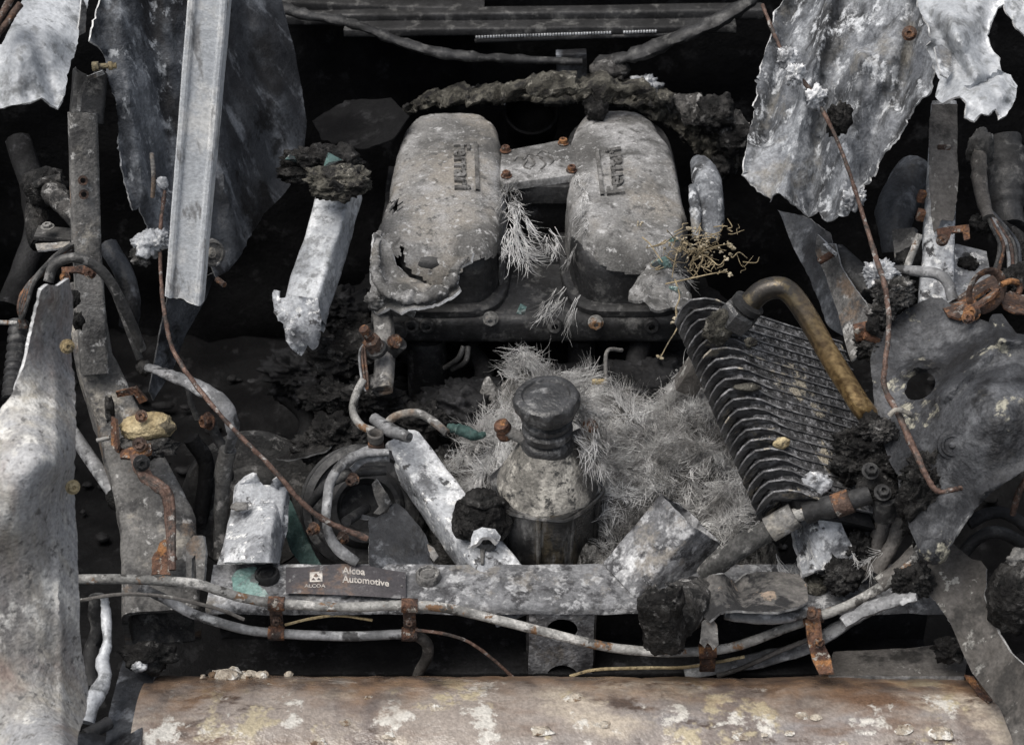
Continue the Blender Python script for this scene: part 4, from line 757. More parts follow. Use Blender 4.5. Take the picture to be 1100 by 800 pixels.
def clamp(x, y1, y2, label, yy=-.062, tilt=0):
    g = thing('pipe_clamp', label, 'clamp', Py(x, (y1 + y2) / 2, yy), 'rusty pipe clamps')
    for y in (y1, y2):
        c = Py(x, y, -.056); v, f = lathe_geo([(.0066, -.010), (.0088, -.010), (.0092, 0), (.0088, .010), (.0066, .010)], c, unit((1, 0, -.03)), 20); mesh('band', roughen(v, .0006, 150), f, K['rust'], g, 40)
    st_ = box('strap', Py(x, (y1 + y2) / 2, -.052), (.016, .004, px(abs(y2 - y1)) * 1.0), K['rustdark'], g); bolt('strap_bolt', Py(x, (y1 + y2) / 2 + 2, -.058), .0045, K['rustdark'], st_, axis=(0, -1, .2), h=.006)
clamp(297, 648, 680, 'rusty double clamp holding both pipes below the left end of the name plate'); clamp(440, 650, 681, 'orange rusty double clamp below the right end of the name plate')
g = thing('pipe_clamp', 'rusty strap clamp hanging from the pipe at lower right', 'clamp', P(880, 690, 2.1), 'rusty pipe clamps')
v, f = lathe_geo([(.0066, -.012), (.0092, -.012), (.0095, 0), (.0092, .012), (.0066, .012)], Py(873, 663, -.063), unit((1, 0, .35)), 20); mesh('band', roughen(v, .0008, 150), f, K['rust'], g, 40)
sheet('strap', [(865, 664), (881, 661), (884, 690), (892, 705), (896, 722), (880, 724), (872, 706), (868, 690)], [(865, 664, 2.135), (884, 690, 2.125), (890, 722, 2.09), (870, 700, 2.12)], K['rust'], g, K['rustdark'], th=.003, jag=.8, step=3, amp=.002)
bolt('strap_bolt', P(872, 658, 2.125), .006, K['rustdark'], g, axis=(-.3, -.7, .6)); bolt('strap_bolt', P(880, 690, 2.115), .005, K['rust'], g, axis=(0, -.8, .4))
g = thing('pipe_sleeve', 'red brown sleeve on the pipe right of the charred stub', 'sleeve', Py(760, 699, -.07)); v, f = lathe_geo([(.0064, -.011), (.009, -.011), (.0095, 0), (.009, .011), (.0064, .011)], Py(760, 699, -.073), (1, 0, .1), 20); mesh('sleeve_band', roughen(v, .0008, 150), f, K['rust'], g, 40)
box('sleeve_tab', Py(760, 714, -.068), (.02, .004, .022), K['rustdark'], g)
# thin wires at the front
tag(tube('thin_wire', fp((84, 645, -.075), (130, 638, -.075), (180, 641, -.075), (235, 654, -.072), (262, 665, -.07)), .0024, K['brownplate'], wob=.1, seg=7), 'thin wire crossing the pipes at lower left', 'wire')
tag(tube('thin_wire', fp((306, 671, -.05), (335, 664, -.045), (365, 661, -.04), (400, 666, -.04)), .0018, K['clay'], wob=.1, seg=6), 'faint thin wire between the two clamps', 'wire')
tag(tube('thin_wire', fp((446, 676, -.06), (480, 681, -.062), (505, 690, -.064), (530, 708, -.066), (552, 728, -.07)), .0022, K['copper'], wob=.1, seg=7), 'thin brown wire curving down right from the orange clamp', 'wire')
tag(tube('thin_wire', fp((612, 726, -.07), (640, 719, -.066), (690, 717, -.064), (740, 716, -.064), (800, 705, -.064)), .0022, K['clay'], wob=.1, seg=7), 'thin ochre wire low over the muffler right of the holed post', 'wire')
tag(tube('loose_hose', fp((770, 726, -.055), (800, 716, -.05), (835, 700, -.05), (865, 688, -.05), (880, 682, -.05)), .0032, K['brownplate'], wob=.15), 'thin dark cable behind the rusty strap clamp', 'cable')
tag(tube('loose_hose', fp((735, 722, -.04), (790, 714, -.035), (860, 697, -.03), (890, 680, -.03), (930, 655, -.03), (978, 638, -.03)), [.009, .013, .012, .013, .012, .009], K['hose'], wob=.25, flat=.6), 'crumpled grey hose under the pipe at lower right', 'hose')
tag(tube('loose_hose', fp((905, 703, -.035), (940, 704, -.035), (1000, 697, -.035), (1025, 693, -.035)), [.003, .005, .005, .003], K['brownplate'], wob=.15), 'thin flat strip lying right of the rusty strap clamp', 'strip')
g = thing('silver_hose', 'crinkled silver hose hanging beside the fender panel at lower left', 'hose', P(98, 760, 2.05)); tube('hose_body', pp((112, 640, 2.12), (114, 660, 2.12), (115, 690, 2.1), (110, 710, 2.09), (113, 725, 2.07), (106, 742, 2.05), (96, 757, 2.03), (90, 775, 2.02)), [.005, .006, .006, .008, .008, .010, .013, .013], K['alu'], g, wob=.2, flat=.75, seg=14)
tag(tube('dark_bracket', pp((104, 640, 2.14), (106, 670, 2.15), (100, 700, 2.15), (98, 740, 2.12)), .011, K['cast'], wob=.4), 'dark crumpled bracket strip behind the silver hose', 'bracket')
# muffler
g = thing('muffler', 'rust stained tan muffler barrel along the bottom edge', 'muffler', (.06, -.2, -.33))
R, ay, az = .15, -.20, -.175; nphi, nx = 60, 160; ph0 = math.radians(-20); ph1 = math.radians(205)
vs = []
for j in range(nphi + 1):
    a = ph0 + (ph1 - ph0) * j / nphi; yy = ay + R * math.cos(a); zz = az + R * math.sin(a)
    k = np.clip((a - .78) / 1.2, -.3, 1.3); x0 = -.452 + .006 * k; x1 = .572 + .02 * k
    for i in range(nx + 1):
        u = i / nx; x = x0 + (x1 - x0) * u; p = np.array([x, yy, zz]); nn = np.array([0, math.cos(a), math.sin(a)])
        d = .0035 * nz(p, 7, 3, 3) + .0012 * nz(p, 40, 4, 3)
        if u < .0265: d += .0018
        d -= .0015 * math.exp(-((u - .60) / .004) ** 2) + .0015 * math.exp(-((u - .72) / .004) ** 2) + .0012 * math.exp(-((u - .43) / .003) ** 2)
        vs.append(p + nn * d)
q = lambda i, j: j * (nx + 1) + i
mesh('barrel', vs, [(q(i, j), q(i, j + 1), q(i + 1, j + 1), q(i + 1, j)) for j in range(nphi) for i in range(nx)], K['muffler'], g, 60)
for x in (-.444, .562): v, f = lathe_geo([(R - .006, -.004), (R - .006, .004), (0, .004)], (x, ay, az), (1, 0, 0), 48); mesh('end_cap', v, f, K['brownplate'], g)
sheet('rust_lip', [(1036, 724), (1046, 726), (1054, 740), (1066, 752), (1062, 754), (1050, 744)], [(1036, 724, 2.11), (1066, 752, 2.07), (1050, 738, 2.09)], K['rust'], g, K['rust'], th=.003, jag=.5, step=3, amp=.001)
b = MB(); r3 = random.Random(5)
def on_muf(x, a, e=0.): return np.array([x, ay + (R + e) * math.cos(a), az + (R + e) * math.sin(a)])
crusts = []
for i in range(22):
    cl = r3.choice([(-.34, 1.2), (-.10, 1.5), (-.12, 1.6), (.0, 1.7), (.08, 1.65), (.30, 1.5), (.34, 1.6), (-.2, 1.7), (.45, 1.7)])
    x = cl[0] + r3.gauss(0, .05); a = min(max(cl[1] + r3.gauss(0, .15), .75), 2.2); s = r3.uniform(.0025, .009) * (1 if r3.random() < .8 else 1.6)
    v, f = lump_geo(on_muf(x, a, -.0005), (s * 1.7, s * 1.3, s * .3), amp=.8, s=1.6, seed=i, sub=2); b.add(v, f)
for i in range(26):
    x = -.34 + r3.gauss(0, .022); s = r3.uniform(.002, .010) ** 1.0; v, f = lump_geo(on_muf(x, .83 + r3.uniform(-.06, .15), .003), (s * 1.2, s, s), amp=.9, s=1.7, seed=i + 300, sub=2); b.add(v, f)
tag(b.build('crust_flakes', K['crust'], g, 60), kind='stuff')
# low dark parts at the lower left and right beside the muffler
tag(sheet('side_plate', [(128, 722), (135, 700), (150, 690), (172, 700), (178, 715), (166, 726), (158, 760), (148, 805), (112, 805), (118, 760)], [(128, 722, 2.14), (178, 715, 2.16), (148, 805, 2.0), (112, 805, 2.02)], K['panel2'], None, K['edge_dark'], th=.004, jag=1, amp=.003, seed=44), 'dark slate plate left of the muffler end', 'plate')
v, f = lump_geo(P(160, 705, 2.13), (.03, .02, .018), amp=.8, s=1.8, seed=31, sub=4); tag(mesh('charred_clump', v, f, K['char'], None, 180), 'charred clump on the slate plate left of the muffler', 'debris')
tag(lump('ash_tuft', P(150, 716, 2.11), (.009, .007, .007), K['white'], amp=1, s=2, seed=4, sub=3), 'small white ash tuft on the slate plate left of the muffler', 'ash')
tag(tube('stub_rod', pp((92, 790, 2.0), (118, 775, 2.02)), .008, K['cast'], wob=.2), 'short dark rod at the foot of the fender panel', 'rod')
tag(sheet('low_plate', [(60, 790), (100, 786), (114, 790), (113, 830), (60, 830)], [(60, 790, 1.95), (114, 790, 1.98), (80, 830, 1.9)], K['panel2'], None, K['edge_dark'], jag=1, amp=.003, seed=45), 'dark flat plate at the bottom edge right of the fender', 'plate')
tag(sheet('floor_ledge', [(895, 700), (930, 698), (1000, 694), (1030, 690), (1040, 705), (1036, 726), (890, 726)], [(895, 700, 2.2), (1030, 690, 2.2), (890, 730, 2.14), (1036, 726, 2.14)], K['brownplate'], None, K['edge_dark'], th=.006, jag=1, amp=.005, seed=46), 'sooty brown ledge behind the right end of the muffler', 'ledge')
tag(lump('charred_clump', P(1022, 697, 2.12), (.022, .015, .016), K['char'], amp=.9, s=2, seed=61), 'charred clump at the right end of the sooty ledge', 'debris')

# ------------------------------------------------------------------ centre: struts, tank, pulley, fibres
def stub(name, A, B_, w_, h, label, cat, up, seed, torn=(.006, 0), mat='white', amp=.0028, scale=None, t=.0035):
    g = thing(name, label, cat, B_); hollow_beam('strut_body', [A, A * .5 + B_ * .5, B_], w_, h, K[mat], g, up=up, n=16, torn=torn, amp=amp, seed=seed, scale=scale, t=t, r=.006); return g
stub('strut', Pz(432, 468, .055), Pz(560, 640, -.012), .056, .045, 'white crusted strut slanting down right to the cross member, left of the tank', 'strut', unit((.1, -.1, 1)), 3, scale=[.95, 1, 1.1])
stub('strut', Pz(727, 548, .085), Pz(664, 622, .004), .076, .07, 'frosted strut slanting down left to the cross member, right of the tank', 'strut', unit((-.1, -.1, 1)), 5, torn=(.002, 0), mat='cross', amp=.0015)
g = stub('strut_stub', Pz(282, 522, .055), Pz(262, 622, -.02), .07, .05, 'white strut stub with curled open end behind the left of the name plate', 'strut', unit((.12, -.25, 1)), 7, torn=(.01, 0), scale=[.95, 1, 1.15])
sheet('curled_end', [(240, 604), (243, 575), (250, 545), (252, 522), (262, 512), (272, 507), (277, 513), (278, 523), (290, 524), (292, 516), (300, 512), (307, 518), (310, 530), (306, 560), (300, 604)], [(252, 522, 2.285), (272, 507, 2.27), (284, 526, 2.275), (302, 512, 2.255), (310, 530, 2.32), (240, 604, 2.205), (292, 604, 2.195), (302, 604, 2.25), (296, 560, 2.225), (307, 560, 2.30), (270, 560, 2.24)], K['white'], g, K['edge'], th=.004, jag=1, step=3, amp=.003, seed=3, creases=[((298, 520), (291, 604), -.010, 4), ((255, 522), (275, 510), -.014, 5), ((278, 530), (292, 530), .014, 5)])
sheet('hanging_flap', [(303, 545), (310, 542), (309, 570), (303, 592), (298, 588), (301, 565)], [(303, 545, 2.27), (309, 570, 2.27), (302, 590, 2.26)], K['panel'], g, K['edge'], jag=1, step=3, amp=.002)
tag(lump('dead_leaf', Pz(257, 544, .05), (.012, .008, .004), K['rail'], amp=.6, s=2, seed=5, sub=3), 'dry grey flake lying on the white strut stub', 'flake')
stub('strut_stub', P(874, 528, 2.25), Pz(888, 622, -.01), .055, .045, 'white crusted strut stub standing right behind the cloth wrapped hose', 'strut', unit((-.1, -.5, .9)), 9, torn=(.03, 0))
tag(sheet('white_bracket', [(846, 541), (858, 534), (868, 522), (877, 514), (883, 527), (893, 538), (903, 560), (919, 596), (909, 610), (884, 612), (862, 617), (857, 592), (850, 562)], [(846, 541, 2.20), (877, 514, 2.21), (893, 538, 2.19), (919, 596, 2.18), (862, 617, 2.16), (852, 575, 2.20), (880, 570, 2.17)], K['white'], None, K['edge'], th=.005, jag=1.5, step=3, amp=.004, sc_=20, seed=57, creases=[((852, 545), (864, 614), .014, 6), ((878, 518), (890, 540), -.006, 5)]), 'bright white flaked bracket standing behind the crimped hose fittings, right', 'bracket')
# expansion tank
g = thing('fluid_tank', 'dark ribbed fluid tank with pale cone shoulder and black screw cap, centre', 'tank', (Py(590, 600, .13)[0], .13, -.1))
cx = Py(588, 500, .13)[0]; cy = .13
def oct_(a, r, h): q = (a + .2) % (math.pi / 3) - math.pi / 6; return .35 + .65 * math.cos(math.pi / 6) / math.cos(q) * 1.16
tc = np.array([cx, cy, 0.])
seg = 64
lathe('tank_body', [(.054, -.14), (.060, -.08), (.0635, -.02), (.0655, .03), (.0665, .046), (.068, .052), (.068, .056), (.066, .060)], tc, K['bottle'], g, seg=seg, amp=.003, sc_=18, fn=oct_)
lathe('shoulder', [(.0665, .057), (.066, .063), (.0615, .074), (.0555, .087), (.049, .100), (.0425, .112), (.0365, .122), (.031, .131)], tc, K['cone'], g, seg=seg, amp=.003, sc_=25)
ax = unit((-.03, -.02, 1)); nk = tc + np.array([0, 0, .128])
lathe('neck', [(.030, -.012), (.035, -.006), (.0345, .004), (.032, .008), (.0275, .010), (.0275, .014), (.0325, .016), (.033, .024), (.030, .026), (.0265, .028), (.0265, .031), (.032, .033), (.032, .038), (.0265, .040), (.0265, .043), (.0315, .045), (.0315, .049), (.023, .051), (.023, .07)], nk, K['cap'], g, ax, 40, amp=.0008)
capc = nk + ax * .064
lathe('cap', [(.028, -.010), (.038, -.010), (.0405, -.007), (.0415, .000), (.0415, .008), (.0400, .012), (.036, .0145), (.031, .0145), (.029, .012), (.024, .0125), (.012, .0145), (0, .014)], capc, K['cap'], g, unit((-.07, -.06, 1)), 96, fn=lambda a, r, h: 1 + (.035 * math.copysign(abs(math.cos(8 * a)) ** .5, math.cos(8 * a)) if r > .0375 and h < .010 else 0), amp=.0014)
for a in np.radians([-62, -100, -140, -20, 20]):
    d = np.array([math.cos(a), math.sin(a), 0]); tube('rib', [tc + d * .069 + np.array([0, 0, .055]), tc + d * .0675 + np.array([0, 0, .02]), tc + d * .063 + np.array([0, 0, -.05]), tc + d * .056 + np.array([0, 0, -.13])], .0035, K['bottle'], g, wob=.2, seg=8)
tube('rim_seam', [tc + .0685 * np.array([math.cos(a), math.sin(a), 0]) * oct_(a, 0, 0) + np.array([0, 0, .056]) for a in np.linspace(0, 2 * math.pi, 40)], .0028, K['bottle'], g, n=2, seg=6, cap=False)
for s, q in ((-1, (541, 462)), (1, (632, 462))):
    c = Py(*q, .14); bx = lathe('side_clamp', [(.006, -.012), (.010, -.012), (.0115, -.004), (.0095, 0), (.0115, .004), (.010, .012), (.006, .012)], c, K['rust'], g, unit((.25 * s, -.1, 1)), 16, amp=.002, sc_=60); tube('spout', [c, nk + np.array([s * .02, 0, .0])], .008, K['rail'], g, wob=.3)
# charred plug in front of the tank
g = thing('charred_plug', 'black charred plug with white burnt tip between white strut and tank', 'plug', Pz(520, 600, .0))
c = Pz(518, 553, .045); v, f = lump_geo(c, (.034, .036, .034), amp=.3, s=2.4, seed=2, sub=5); mesh('plug_head', v, f, K['char'], g, 180)
tube('wrap', [c + np.array([.033 * math.cos(a), -.008 + .01 * math.sin(3 * a), .033 * math.sin(a)]) for a in np.linspace(0, 6.3, 24)], .006, K['char'], g, wob=.6, n=3)
sheet('white_tip', [(506, 578), (509, 570), (518, 566), (532, 568), (538, 576), (535, 583), (528, 577), (518, 577), (512, 584), (505, 587)], [(506, 578, 2.15), (537, 578, 2.15), (520, 566, 2.15), (520, 576, 2.135)], K['white'], g, K['edge'], th=.006, jag=1, step=3, amp=.003, seed=3)
lump('socket', Pz(523, 583, .012), (.014, .012, .011), K['cap'], g, amp=.4, sub=3); tube('pin', [Pz(519, 585, .01), Pz(518, 606, .005)], [.004, .002], K['rail'], g)
# torn grey plate and pulley left of the strut
g = thing('torn_plate', 'thin grey torn plate standing behind the name plate, left of the white strut', 'plate', P(435, 605, 2.26))
sheet('plate_sheet', [(396, 611), (397, 580), (396, 557), (386, 556), (388, 552), (396, 554), (404, 556), (412, 552), (417, 550), (419, 542), (426, 540), (433, 545), (440, 553), (446, 560), (452, 567), (458, 576), (461, 590), (462, 600), (470, 608), (466, 612)], [(396, 611, 2.22), (397, 555, 2.28), (426, 540, 2.29), (465, 610, 2.24), (445, 565, 2.27)], K['panel2'], g, K['edge'], th=.002, jag=1.6, step=4, amp=.004, seed=23)
sheet('curled_strip', [(399, 520), (404, 514), (410, 522), (416, 530), (421, 540), (415, 548), (408, 552), (401, 551), (407, 544), (403, 535)], [(399, 520, 2.29), (421, 540, 2.285), (405, 550, 2.28), (410, 530, 2.27)], K['rail'], g, K['edge'], jag=1.2, step=3, amp=.005, sc_=40, seed=25)
sheet('curled_strip', [(459, 584), (466, 588), (471, 597), (466, 603), (462, 598)], [(459, 584, 2.26), (471, 597, 2.25), (462, 600, 2.25)], K['rail'], g, K['edge'], jag=1, step=3, amp=.003, seed=26)
g = thing('pulley', 'black pulley wheel with ridged rim behind the torn grey plate', 'pulley', P(385, 600, 2.33))
pc = P(392, 545, 2.33); pa = unit((.25, -.75, .55))
lathe('wheel', [(0, -.03), (.082, -.03), (.085, -.022), (.078, -.015), (.084, -.008), (.084, 0), (.074, .004), (.070, -.004), (.056, -.006), (.052, .006), (.046, .012), (.040, .012), (.036, .004), (.030, -.012), (0, -.012)], pc, K['cast'], g, pa, 56)
tube('hub_arm', [pc + pa * .012, P(372, 560, 2.25)], .007, K['cast'], g)
for q in ((380, 514), (338, 567), (369, 577)): bolt('bolt', P(*q, 2.24), .0065, K['rustdark'], g, axis=unit((-.4, -.8, .2)), h=.012)
g = thing('curved_hose', 'grey hose curving round the pulley down to the name plate', 'hose', P(378, 602, 2.2)); tube('hose_body', pp((418, 486, 2.24), (390, 487, 2.24), (368, 498, 2.23), (355, 518, 2.22), (351, 545, 2.21), (351, 565, 2.2), (358, 583, 2.2), (370, 595, 2.2), (384, 604, 2.2)), [.005, .007, .0075, .007, .0065, .006, .0075, .008, .0065], K['hose'], g, wob=.12, flat=.8, seg=12)
tube('inner_band', pp((418, 492, 2.25), (392, 494, 2.25), (378, 505, 2.25)), .005, K['hose'], g, wob=.2)
tag(tube('pulley_belt', pp((330, 545, 2.3), (352, 520, 2.28), (380, 508, 2.27), (415, 505, 2.27)), [.005, .008, .008, .006], K['cast'], wob=.1), 'black curved guard arcing over the pulley', 'guard')
# dark disc far left of pulley
dc = P(272, 540, 2.48); da = unit((.2, -.85, .45))
g = thing('brake_disc', 'large dark brown disc behind the grey hose and white strut stub', 'disc', P(272, 600, 2.48)); lathe('disc_face', [(0, .02), (.03, .02), (.034, .01), (.05, .008), (.055, .0), (.098, 0), (.102, -.006), (.102, -.02), (0, -.02)], dc, K['hosed'], g, da, 56, amp=.002); lathe('hub_boss', [(.012, .0), (.014, .015), (.009, .018), (.006, .01), (0, .01)], P(240, 508, 2.36), K['cast'], g, da, 20)
tag(sheet('teal_rag', [(300, 540), (310, 535), (318, 550), (326, 570), (338, 592), (345, 606), (325, 608), (312, 590), (305, 565)], [(300, 540, 2.38), (345, 606, 2.32), (305, 570, 2.36)], K['teal'], None, K['teal'], th=.002, jag=1.5, amp=.008, seed=29), 'dark teal rag hanging right of the white strut stub', 'rag')
tag(sheet('dark_flap', [(296, 492), (310, 485), (325, 472), (340, 462), (355, 460), (362, 470), (350, 484), (330, 490), (310, 494)], [(296, 492, 2.38), (340, 462, 2.42), (360, 470, 2.38), (330, 490, 2.36)], K['char'], None, K['edge_dark'], jag=2, amp=.01, seed=33), 'charred teal black flap above the brake disc', 'flap')
# clutter between stub and manifold
dl = [(352, 425, 2.45, .028, 'grey angular charred block left of the pale curved tube'), (375, 380, 2.50, .04, 'charred heap left of the bracket bar, upper'), (395, 425, 2.44, .03, 'charred heap beside the pale curved tube'), (360, 465, 2.40, .03, 'charred heap above the pulley, left'), (385, 470, 2.40, .02, 'small charred lump above the curved hose'), (340, 480, 2.40, .026, 'charred ashy lump over the brake disc'), (420, 440, 2.47, .026, 'charred lump in front of the manifold runner'), (450, 455, 2.45, .03, 'charred lump at the foot of the manifold runner'), (365, 330, 2.62, .04, 'soot black mass left of the left plenum front'), (330, 400, 2.6, .05, 'soot black mass below the hanging stub'), (500, 440, 2.5, .05, 'soot black mass behind the fibres, left'), (700, 420, 2.55, .06, 'soot black mass under the right plenum'), (385, 350, 2.55, .02, 'small charred lump at the bracket bar top')]
for i, (x, y, d, r, l) in enumerate(dl):
    v, f = lump_geo(P(x, y, d), (r * 1.2, r, r * .8), amp=.8, s=1.5, seed=70 + i, sub=5); tag(mesh('charred_heap', v, f, K['char'] if i not in (8, 9, 10, 11) else K['soot2'], None, 180), l, 'debris')
g = thing('bracket_bar', 'grey square bar hanging below the torn corner of the left plenum', 'bar', P(410, 418, 2.38)); hollow_beam('bar_body', [P(408, 330, 2.44), P(411, 375, 2.41), P(408, 415, 2.37)], .026, .02, K['rail'], g, up=unit((-.2, -.9, .3)), torn=(0, .0), n=8, amp=.001, t=.003)
box('bar_foot', P(408, 412, 2.385), (.026, .018, .012), K['rail'], g)
g = thing('sensor', 'rusty threaded sensor with hex body beside the bracket bar', 'sensor', P(402, 375, 2.37)); sa = unit((-.35, -.2, .9))
lathe('hex_body', [(.013, -.008), (.013, .008), (.010, .010), (0, .010)], P(401, 369, 2.37), K['rustdark'], g, sa, 6, smooth=20); lathe('thread', [(.0062 + .0009 * (k % 2), .008 + k * .0022) for k in range(12)], P(401, 369, 2.37), K['rust'], g, sa, 14); lathe('collar', [(.015, -.016), (.015, -.010), (.012, -.008), (0, -.008)], P(401, 369, 2.37), K['cast'], g, sa, 20)
for k in range(3): tube('lead', pp((392, 368, 2.39), (386 + k * 3, 380, 2.38), (389 + k * 3, 410, 2.37), (393 + k, 420, 2.37)), .0018, K['rustdark' if k else 'hose'], g, seg=6)
g = thing('drain_fitting', 'brass ringed stub fitting right of the rusty sensor', 'fitting', P(425, 370, 2.42)); tube('stub', pp((416, 382, 2.42), (430, 368, 2.40)), .011, K['cast'], g); lathe('ring', [(.006, -.004), (.010, -.004), (.010, .004), (.006, .005)], P(424, 367, 2.395), K['rust'], g, unit((.5, -.5, .6)), 18)
tag(tube('pale_tube', pp((390, 408, 2.37), (382, 425, 2.36), (379, 442, 2.35), (388, 457, 2.33), (402, 463, 2.32)), .0055, K['pipe'], wob=.06, seg=10), 'pale curved tube dropping from the sensor to the small valve', 'tube')
tag(tube('pale_tube', pp((412, 458, 2.33), (425, 447, 2.32), (445, 443, 2.31), (462, 450, 2.30), (480, 465, 2.29)), .0055, K['rail'], wob=.06, seg=10), 'pale curved tube arching over the top of the white strut', 'tube')
tag(tube('dark_connector', pp((402, 450, 2.34), (420, 462, 2.31), (440, 470, 2.29)), [.008, .010, .007], K['hose'], wob=.15), 'thick grey connector beside the small valve', 'connector')
g = thing('small_valve', 'small valve with pale cup and rusty base above the curved hose', 'valve', P(404, 487, 2.25)); c = P(404, 480, 2.26); lathe('base', [(.010, -.006), (.011, 0), (.010, .008), (.008, .009)], c, K['rustdark'], g, seg=16); lathe('cup', [(.008, .008), (.0105, .012), (.0108, .022), (.009, .024), (.007, .022), (.006, .012), (0, .012)], c, K['brownplate'], g, seg=20); tube('spigot', [c, P(385, 488, 2.26), P(370, 500, 2.26)], .006, K['hose'], g, wob=.1)
tag(tube('teal_sleeve', pp((480, 458, 2.33), (495, 462, 2.33), (512, 468, 2.33), (522, 466, 2.33)), [.004, .008, .007, .003], K['teal'], wob=.4), 'dark teal frayed sleeve behind the fibres, left of the tank', 'sleeve')
g = thing('small_bracket', 'thin pale angle bracket in the dark below the right plenum', 'bracket', P(645, 410, 2.5)); tube('upright', pp((668, 376, 2.52), (652, 378, 2.5), (651, 410, 2.5)), .003, K['rail'], g); box('foot', P(644, 410, 2.49), (.022, .006, .008), K['clay'], g)
for i, (q, r_h, l) in enumerate((([(505, 372, 2.6), (520, 400, 2.58), (512, 440, 2.55)], .014, 'dim black pipe dropping under the manifold, left of the tank tuft'), ([(560, 368, 2.62), (572, 390, 2.6), (600, 398, 2.58), (640, 392, 2.58)], .010, 'dim black hose curving under the manifold centre'), ([(690, 366, 2.58), (684, 395, 2.56), (700, 425, 2.52)], .016, 'dim black pipe dropping under the right plenum'), ([(205, 470, 2.42), (222, 500, 2.44), (215, 560, 2.46)], .012, 'dim black pipe in the gap right of the chassis rail'), ([(300, 420, 2.62), (330, 450, 2.6), (320, 500, 2.58)], .014, 'dim black hose in the gap below the hanging stub'), ([(20, 150, 2.7), (40, 240, 2.65), (10, 330, 2.6)], .02, 'dim black duct in the far left gap'))):
    tag(tube('dim_pipe', pp(*q), r_h, K['soot2'], wob=.2, seed=i), l, 'pipe')
# rear engine mass
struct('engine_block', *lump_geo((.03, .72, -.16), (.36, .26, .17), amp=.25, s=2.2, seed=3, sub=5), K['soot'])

# ------------------------------------------------------------------ right side
tag(sheet('ragged_bodywork', [(842, -12), (832, 20), (826, 45), (814, 90), (810, 120), (802, 160), (797, 188), (806, 198), (820, 208), (828, 218), (833, 208), (850, 220), (862, 226), (868, 232), (878, 226), (888, 238), (900, 230), (910, 232), (914, 212), (925, 204), (934, 190), (945, 172), (955, 160), (965, 148), (972, 128), (985, 112), (1000, 96), (1006, 70), (1010, -12)],
  [(842, -12, 2.36), (810, 110, 2.34), (797, 188, 2.33), (890, 238, 2.28), (930, 195, 2.24), (1000, 96, 2.16), (1010, -12, 2.18), (900, 60, 2.27), (880, 150, 2.28)], K['panel'], None, K['edge'], jag=5, step=4, amp=.014, sc_=11, seed=17, creases=[((895, -10), (868, 95), -.03, 8), ((868, 95), (840, 215), -.02, 8), ((885, 110), (868, 235), .028, 9), ((925, 60), (905, 220), -.024, 10), ((950, 100), (925, 195), .02, 8), ((985, 5), (965, 115), .022, 8), ((850, 10), (822, 150), .02, 8)], fine=.002, curl=-.008, curlw=6), 'large blue grey flaking panel with ragged lower edge, upper right', 'panel')
tag(sheet('crumpled_skin', [(984, -12), (988, 12), (998, 28), (1000, 45), (994, 50), (1003, 72), (1010, 86), (1005, 104), (1012, 111), (1022, 106), (1030, 104), (1038, 110), (1036, 126), (1046, 130), (1054, 122), (1062, 124), (1070, 117), (1074, 128), (1082, 122), (1090, 108), (1093, 92), (1086, 80), (1076, 76), (1073, 62), (1064, 50), (1060, 38), (1064, 24), (1072, 8), (1078, 4), (1092, 30), (1112, 50), (1112, -12)],
  [(984, -12, 2.14), (1003, 72, 2.11), (1020, 100, 2.06), (1085, 110, 2.04), (1093, 90, 2.07), (1060, 40, 2.09), (1030, 40, 2.05), (1112, -12, 2.1), (1050, 90, 2.03)], K['alu'], None, K['edge'], jag=2, step=3.5, amp=.010, sc_=20, seed=18, creases=[((1000, 20), (1040, 85), .012, 5), ((1040, 96), (1075, 80), .012, 3), ((1020, 20), (1050, 80), -.012, 8), ((1070, 80), (1080, 100), -.015, 8)], curl=-.006, curlw=5), 'bright crumpled aluminium skin folded over in the upper right corner', 'skin')
tag(sheet('crumpled_fold', [(1004, 50), (1012, 48), (1022, 56), (1024, 76), (1018, 84), (1010, 80), (1007, 66)], [(1004, 50, 2.07), (1024, 76, 2.06), (1010, 80, 2.05)], K['panel'], None, K['edge'], jag=1, step=3, amp=.004, seed=19), 'dark inner fold at the left edge of the bright crumpled skin', 'fold')
t_ = thing('panel_stud', 'small dark stud on the flaking panel beside the crumpled skin', 'stud', P(977, 36, 2.15)); bolt('stud_head', P(977, 36, 2.16), .007, K['rustdark'], t_, axis=(-.3, -.8, .4), hexa=False)
# right strut
g = thing('box_strut', 'grey strut with peeling white lower half, right side under the crumpled skin', 'strut', P(1008, 320, 2.3))
hollow_beam('strut_body', [P(1015, 108, 2.30), P(1012, 200, 2.30), P(1006, 325, 2.28)], .040, .03, K['white'], g, up=unit((-.15, -.85, .5)), n=14, torn=(.003, 0), amp=.001, scale=[.8, .95, 1.1], seed=12)
sheet('soot_cover', [(1001, 112), (1029, 112), (1028, 215), (1024, 238), (1012, 236), (1004, 250), (1000, 230), (999, 160)], [(1001, 112, 2.285), (1028, 112, 2.285), (1000, 235, 2.277), (1026, 230, 2.277)], K['brownplate'], g, K['brownplate'], th=.0015, jag=2, step=4, amp=.0008, seed=5)
box('slot', P(1014, 160, 2.283), (.018, .004, .012), K['rustdark'], g)
g = thing('rust_hook', 'rusty hooked bracket on the right strut', 'bracket', P(1022, 250, 2.26)); sheet('hook_plate', [(1006, 246), (1020, 243), (1041, 241), (1042, 256), (1036, 258), (1034, 249), (1022, 250), (1020, 257), (1008, 259)], [(1006, 246, 2.25), (1041, 242, 2.24), (1010, 258, 2.245)], K['rust'], g, K['rustdark'], th=.005, jag=.5, step=3, amp=.001); bolt('hook_nut', P(1012, 258, 2.24), .006, K['rustdark'], g, axis=(0, -.8, .4))
